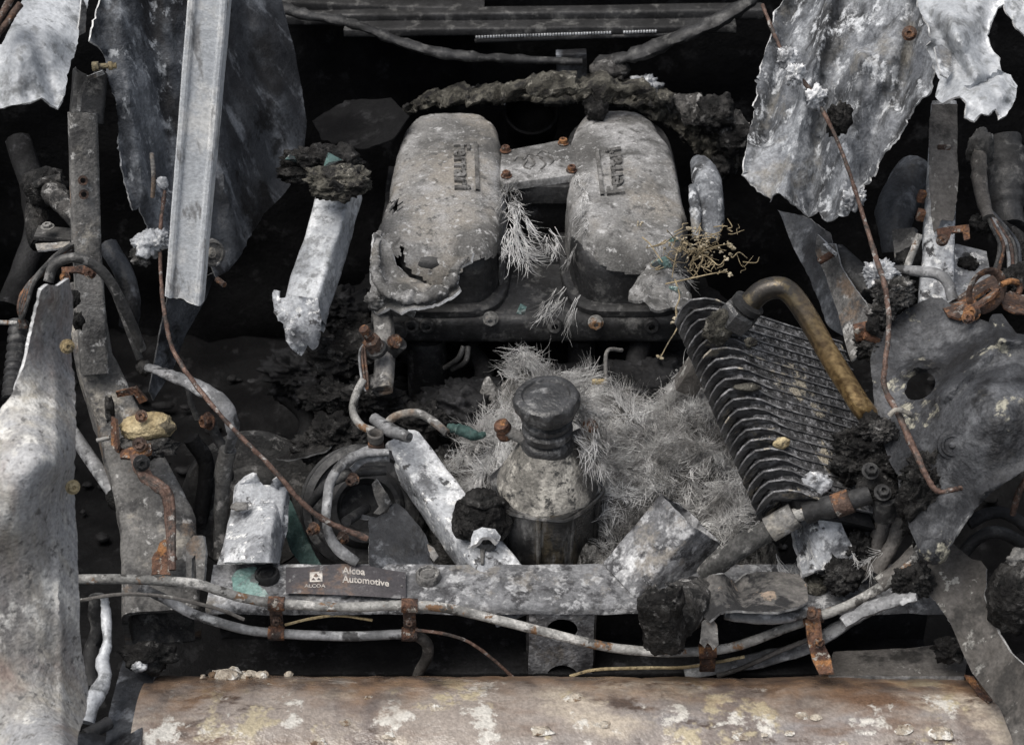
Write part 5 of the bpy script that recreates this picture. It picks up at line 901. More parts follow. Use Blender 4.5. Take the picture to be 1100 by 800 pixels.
for q, l in (((990, 211), 'upper small rusty block on the left side of the right strut'), ((989, 231), 'lower small rusty block on the left side of the right strut')):
    tag(box('rust_block', P(*q, 2.29), (.010, .01, .016), K['rust'], rot=Ry(8)), l, 'block')
tag(tube('blue_duct', pp((985, 185, 2.42), (972, 205, 2.40), (962, 225, 2.38), (962, 250, 2.37), (964, 270, 2.37)), [.03, .03, .028, .022, .02], K['panel2'], wob=.15, seg=16), 'dark blue grey duct in the gap left of the right strut', 'duct')
tag(sheet('grey_block', [(958, 246), (982, 244), (988, 262), (985, 288), (962, 290)], [(958, 246, 2.35), (985, 250, 2.33), (970, 290, 2.32)], K['rail'], None, K['edge_dark'], th=.02, jag=1, amp=.004, seed=51), 'mottled grey block below the dark blue duct, right', 'block')
tag(tube('pale_pin', pp((988, 252, 2.28), (980, 272, 2.28), (974, 288, 2.28)), .005, K['pipe']), 'pale slanting pin left of the right strut foot', 'pin')
tag(tube('bent_pipe', pp((958, 290, 2.24), (980, 291, 2.22), (1005, 294, 2.2), (1018, 304, 2.19), (1023, 322, 2.19)), [.006, .007, .0075, .0075, .007], K['hose'], wob=.08), 'grey bent pipe arching over the foot of the right strut', 'pipe')
tag(sheet('pale_block', [(1026, 262), (1060, 270), (1064, 300), (1050, 318), (1030, 328), (1024, 300)], [(1026, 262, 2.36), (1060, 270, 2.36), (1030, 328, 2.30), (1062, 300, 2.32)], K['white'], None, K['edge_dark'], th=.02, jag=1, amp=.004, seed=52), 'white flaked block right of the right strut foot', 'block')
# slotted rusty bracket with loop
g = thing('slotted_bracket', 'rust brown slotted strap with loop clamp above the arch liner', 'bracket', P(1050, 325, 2.18))
sheet('strap', [(1012, 330), (1050, 304), (1072, 292), (1080, 303), (1066, 318), (1030, 342), (1018, 338)], [(1012, 330, 2.19), (1075, 296, 2.2), (1030, 342, 2.15), (1070, 315, 2.16)], K['rustdark'], g, K['rust'], th=.004, jag=.4, step=3, amp=.001, holes=[[(1046, 320), (1062, 309), (1066, 312), (1050, 324)]])
lc = P(1059, 312, 2.165); tube('loop', [lc + px(1, 2.16) * (np.array([19 * math.cos(a), 0, 0]) + 22 * math.sin(a) * unit((0, .25, 1))) + np.array([0, .006 * math.cos(a), 0]) for a in np.linspace(.2, 6.6, 26)], .0055, K['rustdark'], g, n=3, flat=.35); tube('loop_tail', pp((1076, 306, 2.16), (1086, 302, 2.16), (1096, 306, 2.17), (1094, 316, 2.17)), .004, K['rust'], g)
bolt('bolt', P(1044, 336, 2.15), .008, K['rust'], g, axis=(-.3, -.7, .5)); bolt('bolt', P(1040, 341, 2.14), .006, K['rust'], g, axis=(-.3, -.7, .5))
tag(sheet('rust_sheet', [(1074, 318), (1085, 312), (1112, 320), (1112, 338), (1090, 336), (1078, 330)], [(1074, 318, 2.2), (1112, 320, 2.2), (1090, 336, 2.17)], K['rustdark'], None, K['rust'], jag=1, amp=.004, seed=53), 'rusty sheet edge at the right border above the arch liner', 'sheet')
# cables in the right background
g = thing('cable_loom', 'dark cable loom with bare wires running down at the right border', 'cables', P(1075, 310, 2.3))
lump('connector', P(1053, 160, 2.40), (.018, .02, .03), K['hosed'], g, amp=.3, s=2.5, seed=5)
tube('loom_sleeve', pp((1052, 160, 2.39), (1052, 190, 2.38), (1056, 215, 2.36), (1062, 235, 2.34)), [.010, .011, .010, .008], K['brownplate'], g, wob=.25)
for k in range(6): tube('wire', pp((1058 + k, 225, 2.35), (1066 + k * 3, 245, 2.33), (1074 + k * 4, 265, 2.31), (1076 + k * 4 - (8 if k < 2 else 0), 295, 2.29), (1070 + k * 6, 318, 2.28)), .0026, K[['hosed', 'rustdark', 'hose', 'copper', 'hosed', 'panel2'][k]], g, wob=.2, seed=k, seg=7)
tag(tube('coil_body', pp((1075, 150, 2.46), (1080, 180, 2.45), (1078, 215, 2.44), (1084, 245, 2.42)), [.028, .034, .03, .022], K['cast'], wob=.25, seg=18), 'sooty dark canister behind the cable loom at right', 'canister')
tag(tube('bulky_pipe', pp((1075, 245, 2.36), (1092, 258, 2.34), (1110, 285, 2.32)), .014, K['char'], wob=.3), 'charred pipe running to the right border beside the loom', 'pipe')
for i, (x, y, d, r, l) in enumerate(((1055, 240, 2.36, .014, 'charred crumbs right of the rusty hook'), (1096, 300, 2.25, .02, 'charred lump on the right border above the rust sheet'), (1040, 285, 2.34, .012, 'small sooty lump above the white flaked block'), (985, 280, 2.32, .022, 'dark lump between pale pin and grey bent pipe'))):
    v, f = lump_geo(P(x, y, d), (r * 1.2, r, r), amp=.5, s=2, seed=90 + i, sub=4); tag(mesh('charred_lump', v, f, K['char'], None, 180), l, 'debris')
# bracket panel and pieces left of the liner
tag(sheet('bent_bracket', [(878, 252), (888, 262), (897, 262), (903, 285), (915, 305), (930, 325), (941, 345), (936, 358), (925, 380), (914, 388), (907, 365), (900, 335), (888, 300), (876, 270)], [(878, 252, 2.42), (941, 345, 2.33), (914, 388, 2.34), (890, 300, 2.42)], K['rail'], None, K['edge'], th=.003, jag=1, amp=.005, seed=54), 'grey bent bracket sheet behind the brass pipe, right', 'bracket')
tag(sheet('dark_sheet', [(835, 225), (870, 235), (892, 250), (900, 300), (906, 360), (890, 350), (870, 300), (850, 260)], [(835, 225, 2.6), (892, 250, 2.5), (900, 350, 2.45)], K['panel2'], None, K['edge_dark'], jag=2, amp=.01, seed=55), 'dark sheet below the ragged right panel, left of the bent bracket', 'sheet')
tag(tube('grey_duct', pp((895, 275, 2.44), (915, 292, 2.42), (935, 312, 2.4)), .02, K['hosed'], wob=.1, seg=14), 'dark round duct stub behind the bent bracket', 'duct')
t_ = thing('rust_pin', 'orange rusty pin at the top corner of the bent bracket', 'pin', P(888, 276, 2.38)); tube('pin_body', pp((880, 281, 2.38), (895, 272, 2.37)), .005, K['rust'], t_); sheet('pale_edge', [(884, 262), (888, 261), (900, 272), (898, 276), (890, 268)], [(884, 262, 2.37), (900, 274, 2.36), (890, 262, 2.37)], K['white'], t_, jag=.5, step=3, amp=.001)
g = thing('rust_switch', 'rusty square switch with black knob left of the arch liner', 'switch', P(930, 362, 2.18)); box('switch_box', P(926, 356, 2.19), (.020, .014, .020), K['rust'], g, rot=Ry(-15)); box('switch_foot', P(936, 362, 2.185), (.022, .012, .008), K['rust'], g, rot=Ry(20)); lump('knob', P(938, 350, 2.17), (.009, .01, .012), K['char'], g, amp=.3, sub=3)
al = [(945, 295, 2.2, .018, 'white', 'pale ash clump on the copper rod above the arch liner'), (958, 315, 2.19, .022, 'charash', 'grey ash clump where the copper rod meets the liner'), (948, 335, 2.19, .016, 'charash', 'lower grey ash clump left of the liner top corner'), (940, 372, 2.2, .02, 'char', 'charred crumbs below the rusty switch'), (915, 478, 2.17, .020, 'char', 'charred rubble at the lower right of the finned cooler'), (938, 480, 2.15, .022, 'char', 'charred rubble heap left of the copper rod foot'), (920, 500, 2.17, .024, 'char', 'charred rubble above the hose fitting'), (950, 500, 2.14, .022, 'char', 'charred rubble under the copper rod end'), (948, 462, 2.115, .014, 'charash', 'ash clump hiding the lower end of the brass pipe'), (937, 460, 2.135, .016, 'char', 'charred clump at the lower end of the brass pipe'), (915, 590, 2.2, .022, 'char', 'charred rubble between stub and pipe ends, lower right'), (905, 620, 2.16, .02, 'char', 'charred rubble beside the rusty round bolt'), (980, 625, 2.1, .02, 'char', 'charred wad hanging under the liner tip'), (840, 330, 2.3, .0, '', '')]
for i, (x, y, d, r, m, l) in enumerate(al[:-1]):
    v, f = lump_geo(P(x, y, d), (r * 1.15, r, r), amp=.75, s=2.4, seed=120 + i, sub=5); tag(mesh('burnt_rubble', v, f, K[m], None, 180), l, 'rubble')
# arch liner
g = thing('arch_liner', 'dark slate wheel arch liner with oval hole and ash smears, right', 'liner', P(1010, 600, 2.05))
sheet('liner_sheet', [(935, 385), (938, 372), (950, 360), (952, 346), (970, 335), (985, 326), (1000, 319), (1012, 320), (1022, 328), (1036, 337), (1050, 342), (1062, 346), (1066, 338), (1076, 337), (1084, 348), (1092, 358), (1112, 361), (1112, 500), (1100, 506), (1080, 518), (1062, 532), (1046, 548), (1034, 562), (1025, 576), (1016, 592), (1008, 602), (996, 604), (988, 598), (984, 584), (976, 566), (972, 545), (966, 528), (965, 510), (955, 495), (950, 480), (942, 462), (940, 440), (937, 415)],
  [(935, 385, 2.17), (1000, 319, 2.20), (1062, 346, 2.14), (1112, 361, 2.10), (1112, 500, 1.99), (1060, 430, 2.005), (1008, 602, 2.03), (966, 528, 2.10), (942, 462, 2.14), (1030, 380, 2.13), (985, 385, 2.16), (1010, 500, 2.05), (1046, 548, 2.01)], K['liner'], g, K['edge_dark'], th=.004, jag=1.4, step=4, amp=.006, sc_=12, seed=20, fine=.0016,
  creases=[((1112, 368), (1076, 366), -.022, 7), ((1076, 366), (1015, 425), -.018, 8), ((1065, 388), (1020, 432), .010, 7), ((972, 400), (988, 394), -.016, 6), ((988, 394), (1006, 394), -.014, 6), ((960, 440), (980, 425), .008, 6), ((1070, 372), (1062, 348), .008, 3), ((1112, 497), (1055, 530), -.008, 6), ((1055, 530), (1018, 585), -.008, 6)],
  holes=[[(988 + 18 * math.cos(a) * .92 + 9 * math.sin(a) * .4, 415 - 18 * math.cos(a) * .42 + 13 * math.sin(a)) for a in np.linspace(0, 6.28, 25)[:-1]]])
c = P(1023, 478, 2.035); lathe('rivet', [(0, .008), (.003, .008), (.005, .004), (.009, .004), (.010, .006), (.0125, .006), (.0135, .002), (.017, .001), (.018, -.004), (0, -.004)], c, K['liner'], g, unit((-.2, -.75, .6)), 28)
v, f = lump_geo(P(990, 540, 2.07), (.026, .012, .05), amp=.7, s=2.6, seed=7, sub=5); mesh('tar_clot', v, f, K['char'], g, 180)
v, f = lump_geo(P(1000, 505, 2.07), (.03, .012, .03), amp=.8, s=2.8, seed=9, sub=5); mesh('tar_clot', v, f, K['char'], g, 180)
v, f = lump_geo(P(1003, 592, 2.03), (.018, .012, .018), amp=.2, s=2, seed=9, sub=4); mesh('tip_bulge', v, f, K['liner'], g, 60)
tag(tube('copper_rod', pp((819, 5, 2.24), (835, 45, 2.22), (850, 70, 2.2), (880, 112, 2.19), (905, 165, 2.18), (925, 225, 2.17), (942, 280, 2.15), (951, 310, 2.12), (955, 350, 2.09), (951, 390, 2.08), (950, 415, 2.08), (965, 445, 2.06), (985, 490, 2.03), (1000, 520, 2.01), (1010, 528, 2.0), (1022, 526, 2.0), (1032, 524, 2.01)), [.0026] * 6 + [.0034, .0034, .0032, .0032, .004, .004, .004, .0036, .0032, .0032, .003], K['copper'], wob=.35, seg=8), 'long thin copper rod running down the right side over the liner', 'rod')
tag(tube('rod_tape', pp((956, 446, 2.055), (962, 440, 2.05), (972, 442, 2.05), (980, 447, 2.06)), .003, K['rail'], wob=.3), 'pale scrap of wire around the copper rod beside the liner hole', 'wire')
for i, (x, y, l) in enumerate(((846, 62, 'top pale blob on the copper rod over the ragged panel'), (855, 80, 'second pale blob on the copper rod'), (876, 104, 'largest white blob on the copper rod'), (918, 213, 'pale blob on the copper rod at the ragged panel edge'))):
    tag(lump('ash_blob', P(x, y, 2.185), (.012, .008, .014), K['white'], amp=1.0, s=2.2, seed=i + 60, sub=4), l, 'ash')
tag(lump('mud_blob', P(902, 128, 2.20), (.014, .008, .022), K['char'], amp=.8, s=2.2, seed=66, sub=4), 'dark crumbly patch on the ragged right panel beside the rod', 'debris')
# lower plate, ball, hoses right
tag(sheet('lower_plate', [(990, 612), (1002, 600), (1016, 588), (1022, 582), (1034, 592), (1044, 600), (1054, 602), (1060, 610), (1060, 625), (1057, 640), (1062, 658), (1072, 680), (1085, 700), (1100, 714), (1112, 722), (1112, 830), (1098, 830), (1086, 790), (1074, 760), (1056, 738), (1044, 722), (1034, 700), (1020, 668), (1005, 645), (992, 632)],
  [(990, 612, 2.12), (1022, 582, 2.13), (1060, 615, 2.09), (1112, 722, 1.98), (1098, 830, 1.93), (1044, 722, 2.06), (1030, 640, 2.09)], K['brownplate'], None, K['edge'], th=.004, jag=1, step=4, amp=.005, seed=21, creases=[((1060, 640), (1112, 726), -.006, 5)]), 'brown grey flat plate below the arch liner, lower right', 'plate')
v, f = lump_geo(P(1092, 640, 2.04), (.034, .035, .052), amp=.22, s=2.6, seed=8, sub=5); tag(mesh('charred_bulb', v, f, K['char'], None, 180), 'round charred bulb at the right border below the liner', 'debris')
tag(lump('ash_blob', P(1094, 600, 2.02), (.012, .01, .012), K['rail'], amp=.7, s=2, seed=71), 'grey ash tuft on top of the charred bulb, right border', 'ash')
tag(tube('dark_cable', pp((1040, 562, 2.12), (1060, 552, 2.12), (1082, 552, 2.12), (1110, 570, 2.12)), .008, K['soot2'], wob=.1), 'black cable arching in the gap below the liner', 'cable')
tag(tube('dark_cable', pp((1030, 600, 2.18), (1050, 578, 2.17), (1075, 572, 2.16), (1110, 590, 2.16)), .008, K['cast'], wob=.1), 'lower black cable in the gap below the liner', 'cable')
tag(tube('copper_wire', pp((1104, 512, 2.06), (1094, 530, 2.07), (1088, 552, 2.09)), .004, K['copper']), 'short copper wire below the liner at the right border', 'wire')
# finned oil cooler
g = thing('oil_cooler', 'black finned oil cooler leaning at right of the fibres', 'cooler', P(840, 530, 2.2))
front = [(732, 352, 2.235), (735, 343, 2.222), (741, 334, 2.212), (749, 327, 2.205), (759, 323, 2.20), (772, 325, 2.20), (790, 332, 2.205), (905, 368, 2.31)]
Fp = pp(*front); adir = P(848, 528, 2.13) - P(759, 323, 2.20); inw = unit((.25, .55, -.75))
bdir = unit(Fp[-1] - Fp[-2])
NF = 20
def cooler_slice(k, grow, z0, z1, rfac=1.):
    base = []
    for i, p in enumerate(Fp):
        gg = grow if (grow < 0 or i < 6) else grow * .25; q = p - inw * gg
        if i < 4: q = q - bdir * grow
        if i == len(Fp) - 1: q = Fp[-2] - inw * gg + (p - Fp[-2]) * rfac
        base.append(q)
    back = [p + inw * .07 for p in base[::-1]]; loop = base + back; out = []
    an = unit(adir)
    for z in (z0, z1): out += [q + adir * k + an * z for q in loop]
    n = len(loop); fs = [tuple(range(n))[::-1], tuple(range(n, 2 * n))] + [(i, (i + 1) % n, n + (i + 1) % n, n + i) for i in range(n)]
    return out, fs
for k in range(NF):
    t = k / (NF - 1); rf = 1 - .10 * t - .22 * t * t
    v, f = cooler_slice(t, .0095, -.0011, .0011, rf); mesh('fin', roughen(v, .0012, 30, k), f, K['cooler'], g, 35)
    if k < NF - 1:
        L_ = np.linalg.norm(adir) / (NF - 1); v, f = cooler_slice(t, -.0008, .0011, L_ - .0011, rf - .02); mesh('core_row', v, f, K['coolcore'], g, 35)
v, f = cooler_slice(1, -.012, .002, .02, .45); mesh('end_tank', v, f, K['soot2'], g, 35)
g2 = thing('brass_pipe', 'thick bent pipe, black then brass coloured, over the finned cooler', 'pipe', P(930, 440, 2.15))
tube('pipe_body', pp((786, 348, 2.17), (802, 330, 2.155), (818, 314, 2.145), (836, 309, 2.14), (850, 316, 2.14), (866, 338, 2.14), (890, 380, 2.145), (912, 416, 2.15), (928, 440, 2.15), (942, 453, 2.18), (968, 464, 2.22)), [.0145, .0142, .014, .014, .0136, .0134, .0134, .0134, .0134, .013, .013], K['brass'], g2, seg=24, wob=.03)
na = unit(P(806, 326, 2.153) - P(786, 350, 2.172)); lathe('hex_nut', [(.015, -.014), (.0235, -.012), (.0245, -.004), (.0245, .008), (.022, .013), (.017, .014)], P(792, 340, 2.163), K['cap'], g2, na, 6, smooth=20, amp=.0008)
lathe('collar', [(.018, .0), (.021, .002), (.021, .010), (.017, .012)], P(797, 335, 2.158) + na * .006, K['cast'], g2, na, 24)
v, f = lump_geo(P(772, 352, 2.16), (.018, .012, .024), amp=.5, s=2, seed=12); tag(mesh('mud_clod', v, f, K['mud'], None, 180), 'mud clod on the cooler fins below the hex nut', 'mud')
for q, s, l in (((803, 416), (.016, .006, .006), 'flat mud flake on the middle cooler fins'), ((840, 476), (.010, .006, .008), 'small ochre flake low on the cooler fins'), ((806, 368), (.008, .004, .007), 'small pale flake right of the hex nut')):
    tag(lump('mud_flake', P(*q, 2.155 if q[0] < 830 else 2.14), s, K['mud' if q[0] != 840 else 'clay'], amp=.5, s=1.5, seed=q[0], sub=3), l, 'mud')
v, f = lump_geo(P(875, 520, 2.15), (.022, .014, .016), amp=.5, s=1.6, seed=14); tag(mesh('ash_clod', v, f, K['white'], None, 180), 'white ash clod at the foot of the finned cooler', 'ash')
tag(box('cooler_bracket', P(746, 400, 2.40), (.03, .03, .06), K['brownplate'], rot=Ry(25)), 'dull brown block in the dark left of the finned cooler', 'block')
# wrapped hose and fittings lower right
g = thing('wrapped_hose', 'braided dark hose with crimped fittings rising right from the cross member', 'hose', P(770, 612, 2.17))
tube('braided_body', pp((756, 618, 2.18), (772, 604, 2.17), (800, 584, 2.16), (832, 566, 2.15)), [.012, .0145, .0145, .0135], K['braid'], g, seg=18)
tube('crimp_sleeve', pp((826, 569, 2.152), (854, 553, 2.145)), .0165, K['rail'], g, seg=20, n=4); tube('nipple', pp((852, 554, 2.145), (866, 550, 2.14)), .009, K['pipe'], g, seg=14)
tube('coupling', pp((864, 551, 2.14), (896, 543, 2.13)), [.014, .0145, .011, .0145, .0135], K['cast'], g, seg=18, wob=.08); tube('rust_collar', pp((896, 544, 2.13), (914, 537, 2.125)), .0155, K['rustdark'], g, seg=18, wob=.05); tube('end_tube', pp((912, 538, 2.125), (935, 530, 2.12)), .012, K['cast'], g, seg=16)
g = thing('fitting_block', 'sooty bolted fitting block at the end of the wrapped hose', 'fitting', P(940, 545, 2.13)); v, f = lump_geo(P(942, 525, 2.13), (.024, .02, .022), amp=.3, s=1.3, seed=4); mesh('block_body', v, f, K['char'], g, 40)
for q in ((935, 506), (948, 529)): bolt('bolt', P(*q, 2.105), .008, K['cast'], g, axis=unit((0, -.5, .85)), h=.010)
tube('stem', pp((950, 535, 2.12), (950, 555, 2.14)), .014, K['cast'], g)
for i, (a, c_, d, r, m, l) in enumerate((((948, 560), (925, 620), 2.2, .010, 'brownplate', 'left of three dark pipes dropping below the fitting block'), ((970, 558), (940, 615), 2.17, .010, 'brownplate', 'middle of three dark pipes dropping below the fitting block'), ((990, 588), (945, 628), 2.13, .011, 'brownplate', 'right brown pipe dropping below the fitting block'), ((930, 548), (925, 590), 2.22, .012, 'cast', 'black stub behind the dropping pipes'))):
    tag(tube('drop_pipe', [P(*a, d), P((a[0] + c_[0]) / 2 + 3, (a[1] + c_[1]) / 2, d), P(*c_, d)], r, K[m], wob=.15, seed=i), l, 'pipe')
tag(tube('torn_hose_end', pp((985, 640, 2.08), (960, 645, 2.09), (935, 652, 2.1), (905, 668, 2.1)), [.008, .011, .011, .009], K['hose'], wob=.35, flat=.55), 'grey torn hose end below the liner tip', 'hose')
# heat cloth and charred stub
g = thing('heat_cloth', 'scorched woven heat cloth draped over the right of the cross member', 'cloth', P(810, 640, 2.14))
sheet('cloth_sheet', [(757, 622), (764, 617), (778, 616), (790, 626), (800, 618), (815, 614), (840, 614), (858, 616), (866, 626), (868, 645), (856, 652), (835, 657), (812, 657), (790, 655), (774, 657), (762, 667), (756, 662), (755, 640)], [(757, 622, 2.15), (778, 616, 2.14), (792, 630, 2.165), (840, 614, 2.19), (866, 640, 2.14), (812, 657, 2.10), (762, 667, 2.105), (775, 640, 2.115), (830, 640, 2.125)], K['cloth'], g, K['edge_dark'], th=.003, jag=1, step=3, amp=.005, sc_=25, seed=27, creases=[((788, 622), (800, 652), .012, 6), ((775, 655), (850, 655), -.006, 4)], curl=-.004, curlw=4)
tube('inner_roll', pp((778, 660, 2.13), (810, 664, 2.13), (850, 662, 2.13), (868, 655, 2.13)), .007, K['hose'], g, wob=.15); sheet('cloth_tail', [(754, 668), (762, 662), (770, 670), (772, 692), (766, 698), (760, 690), (757, 696), (752, 690)], [(754, 668, 2.11), (770, 670, 2.11), (765, 698, 2.1)], K['rail'], g, K['edge'], jag=1, step=3, amp=.005, seed=28)
g = thing('charred_stub', 'thick charred hose stub with rough black end in front of the cross member', 'stub', P(720, 700, 2.1))
v, f = tube_geo(pp((752, 642, 2.16), (740, 648, 2.14), (724, 660, 2.11)), [.026, .030, .030], seg=26, n=8, flat=1.1); mesh('stub_wrap', roughen(v, .007, 55), f, K['charash'], g, 180)
c0 = P(712, 664, 2.085); bx_, bf = box_geo((0, 0, 0), (.052, .034, .088), None, .012); bm = bmesh.new(); bv = [bm.verts.new(Vector(q)) for q in bx_]
for t in bf: bm.faces.new([bv[i] for i in t])
bmesh.ops.subdivide_edges(bm, edges=bm.edges[:], cuts=5, use_grid_fill=True); bm.verts.index_update()
v = [np.array(Rz(-18) @ (Ry(-9) @ q.co)) for q in bm.verts]; f = [tuple(q.index for q in t.verts) for t in bm.faces]; bm.free()
v = [c0 + q * (1 + .22 * noise.fractal(Vector(q) * 45, .8, 2.1, 4)) for q in v]; mesh('stub_end', roughen(v, .004, 120), f, K['char'], g, 180)
for k, e in enumerate(((.3, 1.5), (1.9, 3.2), (3.6, 4.3))): tube('frayed_rim', [c0 + np.array([.027 * math.cos(a_), .012, .045 * math.sin(a_)]) for a_ in np.linspace(*e, 6)], .0025, K['charash'], g, wob=.8, n=4, seed=k)

# ------------------------------------------------------------------ ash fibres
def bundle(r, p, d, L, n, wid, bend, spread=.07, mat_=.35):
    """a flat frayed lock of near-parallel filaments sharing one bend"""
    d = unit(d); s_ = unit(np.cross(d, (r.gauss(0, 1), r.gauss(0, 1), r.gauss(0, 1)))); u = unit(np.cross(d, s_)); out = []
    for k in range(n):
        o_ = r.gauss(0, 1); q = np.asarray(p) + s_ * wid * o_ + u * wid * .35 * r.gauss(0, 1) + d * L * r.uniform(-.65, .35) * mat_
        out.append((q, d + s_ * (spread * o_ * .8 + r.gauss(0, spread)) + u * r.gauss(0, spread), L * r.uniform(.55, 1.1), u * bend + s_ * bend * .4 * r.gauss(0, .5)))
    return out
def strands(name, roots, mat, parent=None, w_=.0009, seg=5, seed=0, lab=None):
    """each strand a thin three sided filament: (root, direction, length, bend vector)"""
    r = random.Random(seed); V = []; F = []
    for (p, d, L, bv) in roots:
        p = np.asarray(p, float); d = unit(d); s = unit(np.cross(d, (.3, .5, .8))); ww = w_ * r.uniform(.6, 1.5); b0 = len(V); ax_ = np.cross(d, s)
        for i in range(seg + 1):
            t = i / seg; rad = ww * (1 - .75 * t)
            V += [p + s * rad, p + (s * -.5 + ax_ * .866) * rad, p + (s * -.5 - ax_ * .866) * rad]
            d = d + bv / seg + np.array([r.gauss(0, .16), r.gauss(0, .16), r.gauss(0, .16)]); d = d / math.sqrt(d @ d); p = p + d * (L / seg)
        for i in range(seg):
            for k in range(3): F.append((b0 + i * 3 + k, b0 + i * 3 + (k + 1) % 3, b0 + i * 3 + 3 + (k + 1) % 3, b0 + i * 3 + 3 + k))
    return mesh(name, V, F, mat, parent, 180)
def fz(x, y): return .026 - .07 * max(0, min(1, (-.035 - x) / .05)) - .14 * max(0, min(1, (.17 - y) / .05)) * max(0, min(1, (.095 - x) / .03)) * max(0, min(1, (x + .2) / .03)) + .055 * nz((x, y, 0), 12, 4, 3) + .022 * nz((x, y, 0), 34, 5, 4) - .03 * max(0, (y - .36) / .1) - .055 * math.exp(-(((x - .19) * .75 - (y - .09) * .66) / .06) ** 2) * (1 if y < .19 else 0)
x0, x1, y0_, y1_ = -.13, .36, .045, .46; nx, ny = 110, 95; vs = []; fs = []
for j in range(ny + 1):
    for i in range(nx + 1):
        x = x0 + (x1 - x0) * i / nx; y = y0_ + (y1_ - y0_) * j / ny; e = max(0, (abs((x - .115) / .245) ** 3 + abs((y - .25) / .205) ** 3) - .75); vs.append((x, y, fz(x, y) - .004 - .16 * e))
for j in range(ny):
    for i in range(nx): q0 = j * (nx + 1) + i; fs.append((q0, q0 + 1, q0 + nx + 2, q0 + nx + 1))
g = tag(mesh('fibre_ash_bed', vs, fs, K['fibre_base'], None, 180), 'matted grey fibre ash filling the bay around the tank', 'fibre', kind='stuff')
r4 = random.Random(3); roots = []
fpoly = [(478, 470), (500, 455), (540, 440), (560, 400), (600, 395), (640, 400), (660, 425), (700, 415), (735, 400), (752, 425), (775, 470), (800, 510), (830, 545), (850, 580), (800, 612), (740, 612), (660, 612), (652, 530), (620, 470), (560, 470), (538, 515), (500, 520)]
nt_ = 0
while nt_ < 1250:
    qx, qy = r4.uniform(470, 850), r4.uniform(395, 615)
    if not inpoly(qx, qy, fpoly) or inpoly(qx, qy, [(640, 630), (680, 560), (718, 530), (778, 548), (760, 590), (710, 630)]) or inpoly(qx, qy, [(725, 630), (750, 585), (815, 545), (850, 550), (850, 620)]): continue
    p = Pz(qx, qy, .03)
    if nz((p[0], p[1], .3), 22, 6, 2) > .30: continue
    nt_ += 1; a0 = -1.2 + 5 * nz((p[0], p[1], 0), 9, 9, 2) + r4.gauss(0, .7); el = r4.uniform(-.2, .45) if r4.random() < .8 else r4.uniform(.4, 1.0); LL = r4.uniform(.014, .042)
    pr_ = np.array([p[0], p[1], fz(p[0], p[1]) + r4.uniform(-.003, .012)])
    if r4.random() < .22: roots += bundle(r4, pr_ + np.array([0, 0, .006]), (math.cos(a0) * math.cos(el), math.sin(a0) * math.cos(el), math.sin(el)), LL * 1.3, 34, r4.uniform(.0025, .005), r4.choice([-1, 1]) * r4.uniform(.8, 2.6), .16, 1.3); continue
    roots += bundle(r4, pr_, (math.cos(a0) * math.cos(el), math.sin(a0) * math.cos(el), math.sin(el)), LL, r4.randint(18, 34), r4.uniform(.002, .006), r4.choice([-1, 1]) * r4.uniform(.3, 2.2), r4.uniform(.15, .6), 1.6)
tag(strands('loose_fibres', roots, K['fibre'], g, .00042, seg=5), kind='stuff')
def tuft(name, label, specs, n, L, w_=.001, spread=.35, seed=0, mat='fibre', curl=.6):
    r = random.Random(seed); roots = []
    for (p, d, s) in specs:
        for k in range(max(3, n // 14)):
            q = np.asarray(p) + np.array([r.gauss(0, s), r.gauss(0, s), r.gauss(0, s)]); roots += bundle(r, q, unit(d) + np.array([r.gauss(0, spread), r.gauss(0, spread), r.gauss(0, spread)]), L * r.uniform(.6, 1.15), 15, r.uniform(.0015, .004), r.gauss(0, curl), .14, 1.1)
    o = strands(name, roots, K[mat], None, w_ * .6, seed=seed); return tag(o, label, 'fibre', kind='stuff')
def dirp(x0, y0, d0, x1, y1, d1): return P(x1, y1, d1) - P(x0, y0, d0)
tuft('fibre_tuft', 'bushy pale fibre tuft standing behind the tank cap', [(P(585, 412, 2.28), dirp(585, 412, 2.3, 588, 388, 2.28), .006), (P(600, 418, 2.27), dirp(600, 418, 2.3, 625, 400, 2.26), .008), (P(615, 430, 2.25), dirp(615, 430, 2.26, 645, 425, 2.24), .009), (P(625, 445, 2.24), dirp(625, 445, 2.24, 648, 462, 2.22), .009), (P(640, 470, 2.22), dirp(640, 470, 2.22, 655, 500, 2.2), .010), (P(632, 490, 2.22), dirp(632, 490, 2.22, 645, 520, 2.2), .008)], 230, .036, .0008, .34, 5, curl=.8)
tuft('fibre_tuft', 'drooping pale fibre tuft on the inner side of the left plenum', [(P(547, 205, 2.55), dirp(547, 205, 2.55, 552, 235, 2.5), .006), (P(552, 225, 2.52), dirp(552, 225, 2.52, 562, 255, 2.47), .007), (P(556, 248, 2.5), dirp(556, 248, 2.5, 572, 282, 2.45), .008), (P(552, 265, 2.48), dirp(552, 265, 2.48, 556, 298, 2.44), .005), (P(565, 275, 2.48), dirp(565, 275, 2.48, 586, 305, 2.45), .006)], 80, .042, .0010, .22, 6)
tuft('fibre_tuft', 'thin fibre wisps between the plenums on the manifold', [(P(590, 262, 2.52), dirp(590, 262, 2.5, 602, 285, 2.46), .010), (P(605, 270, 2.5), dirp(605, 270, 2.5, 590, 290, 2.46), .008), (P(600, 330, 2.46), dirp(600, 330, 2.46, 592, 352, 2.45), .008), (P(585, 325, 2.46), dirp(585, 325, 2.46, 575, 350, 2.45), .006)], 45, .035, .0008, .4, 7)
tuft('fibre_tuft', 'fibre fringe along the left edge of the right plenum', [(hitR(.105, y, .001), (-.3, -.7, -.2), .006) for y in np.linspace(.53, .66, 5)], 30, .022, .0007, .35, 8)
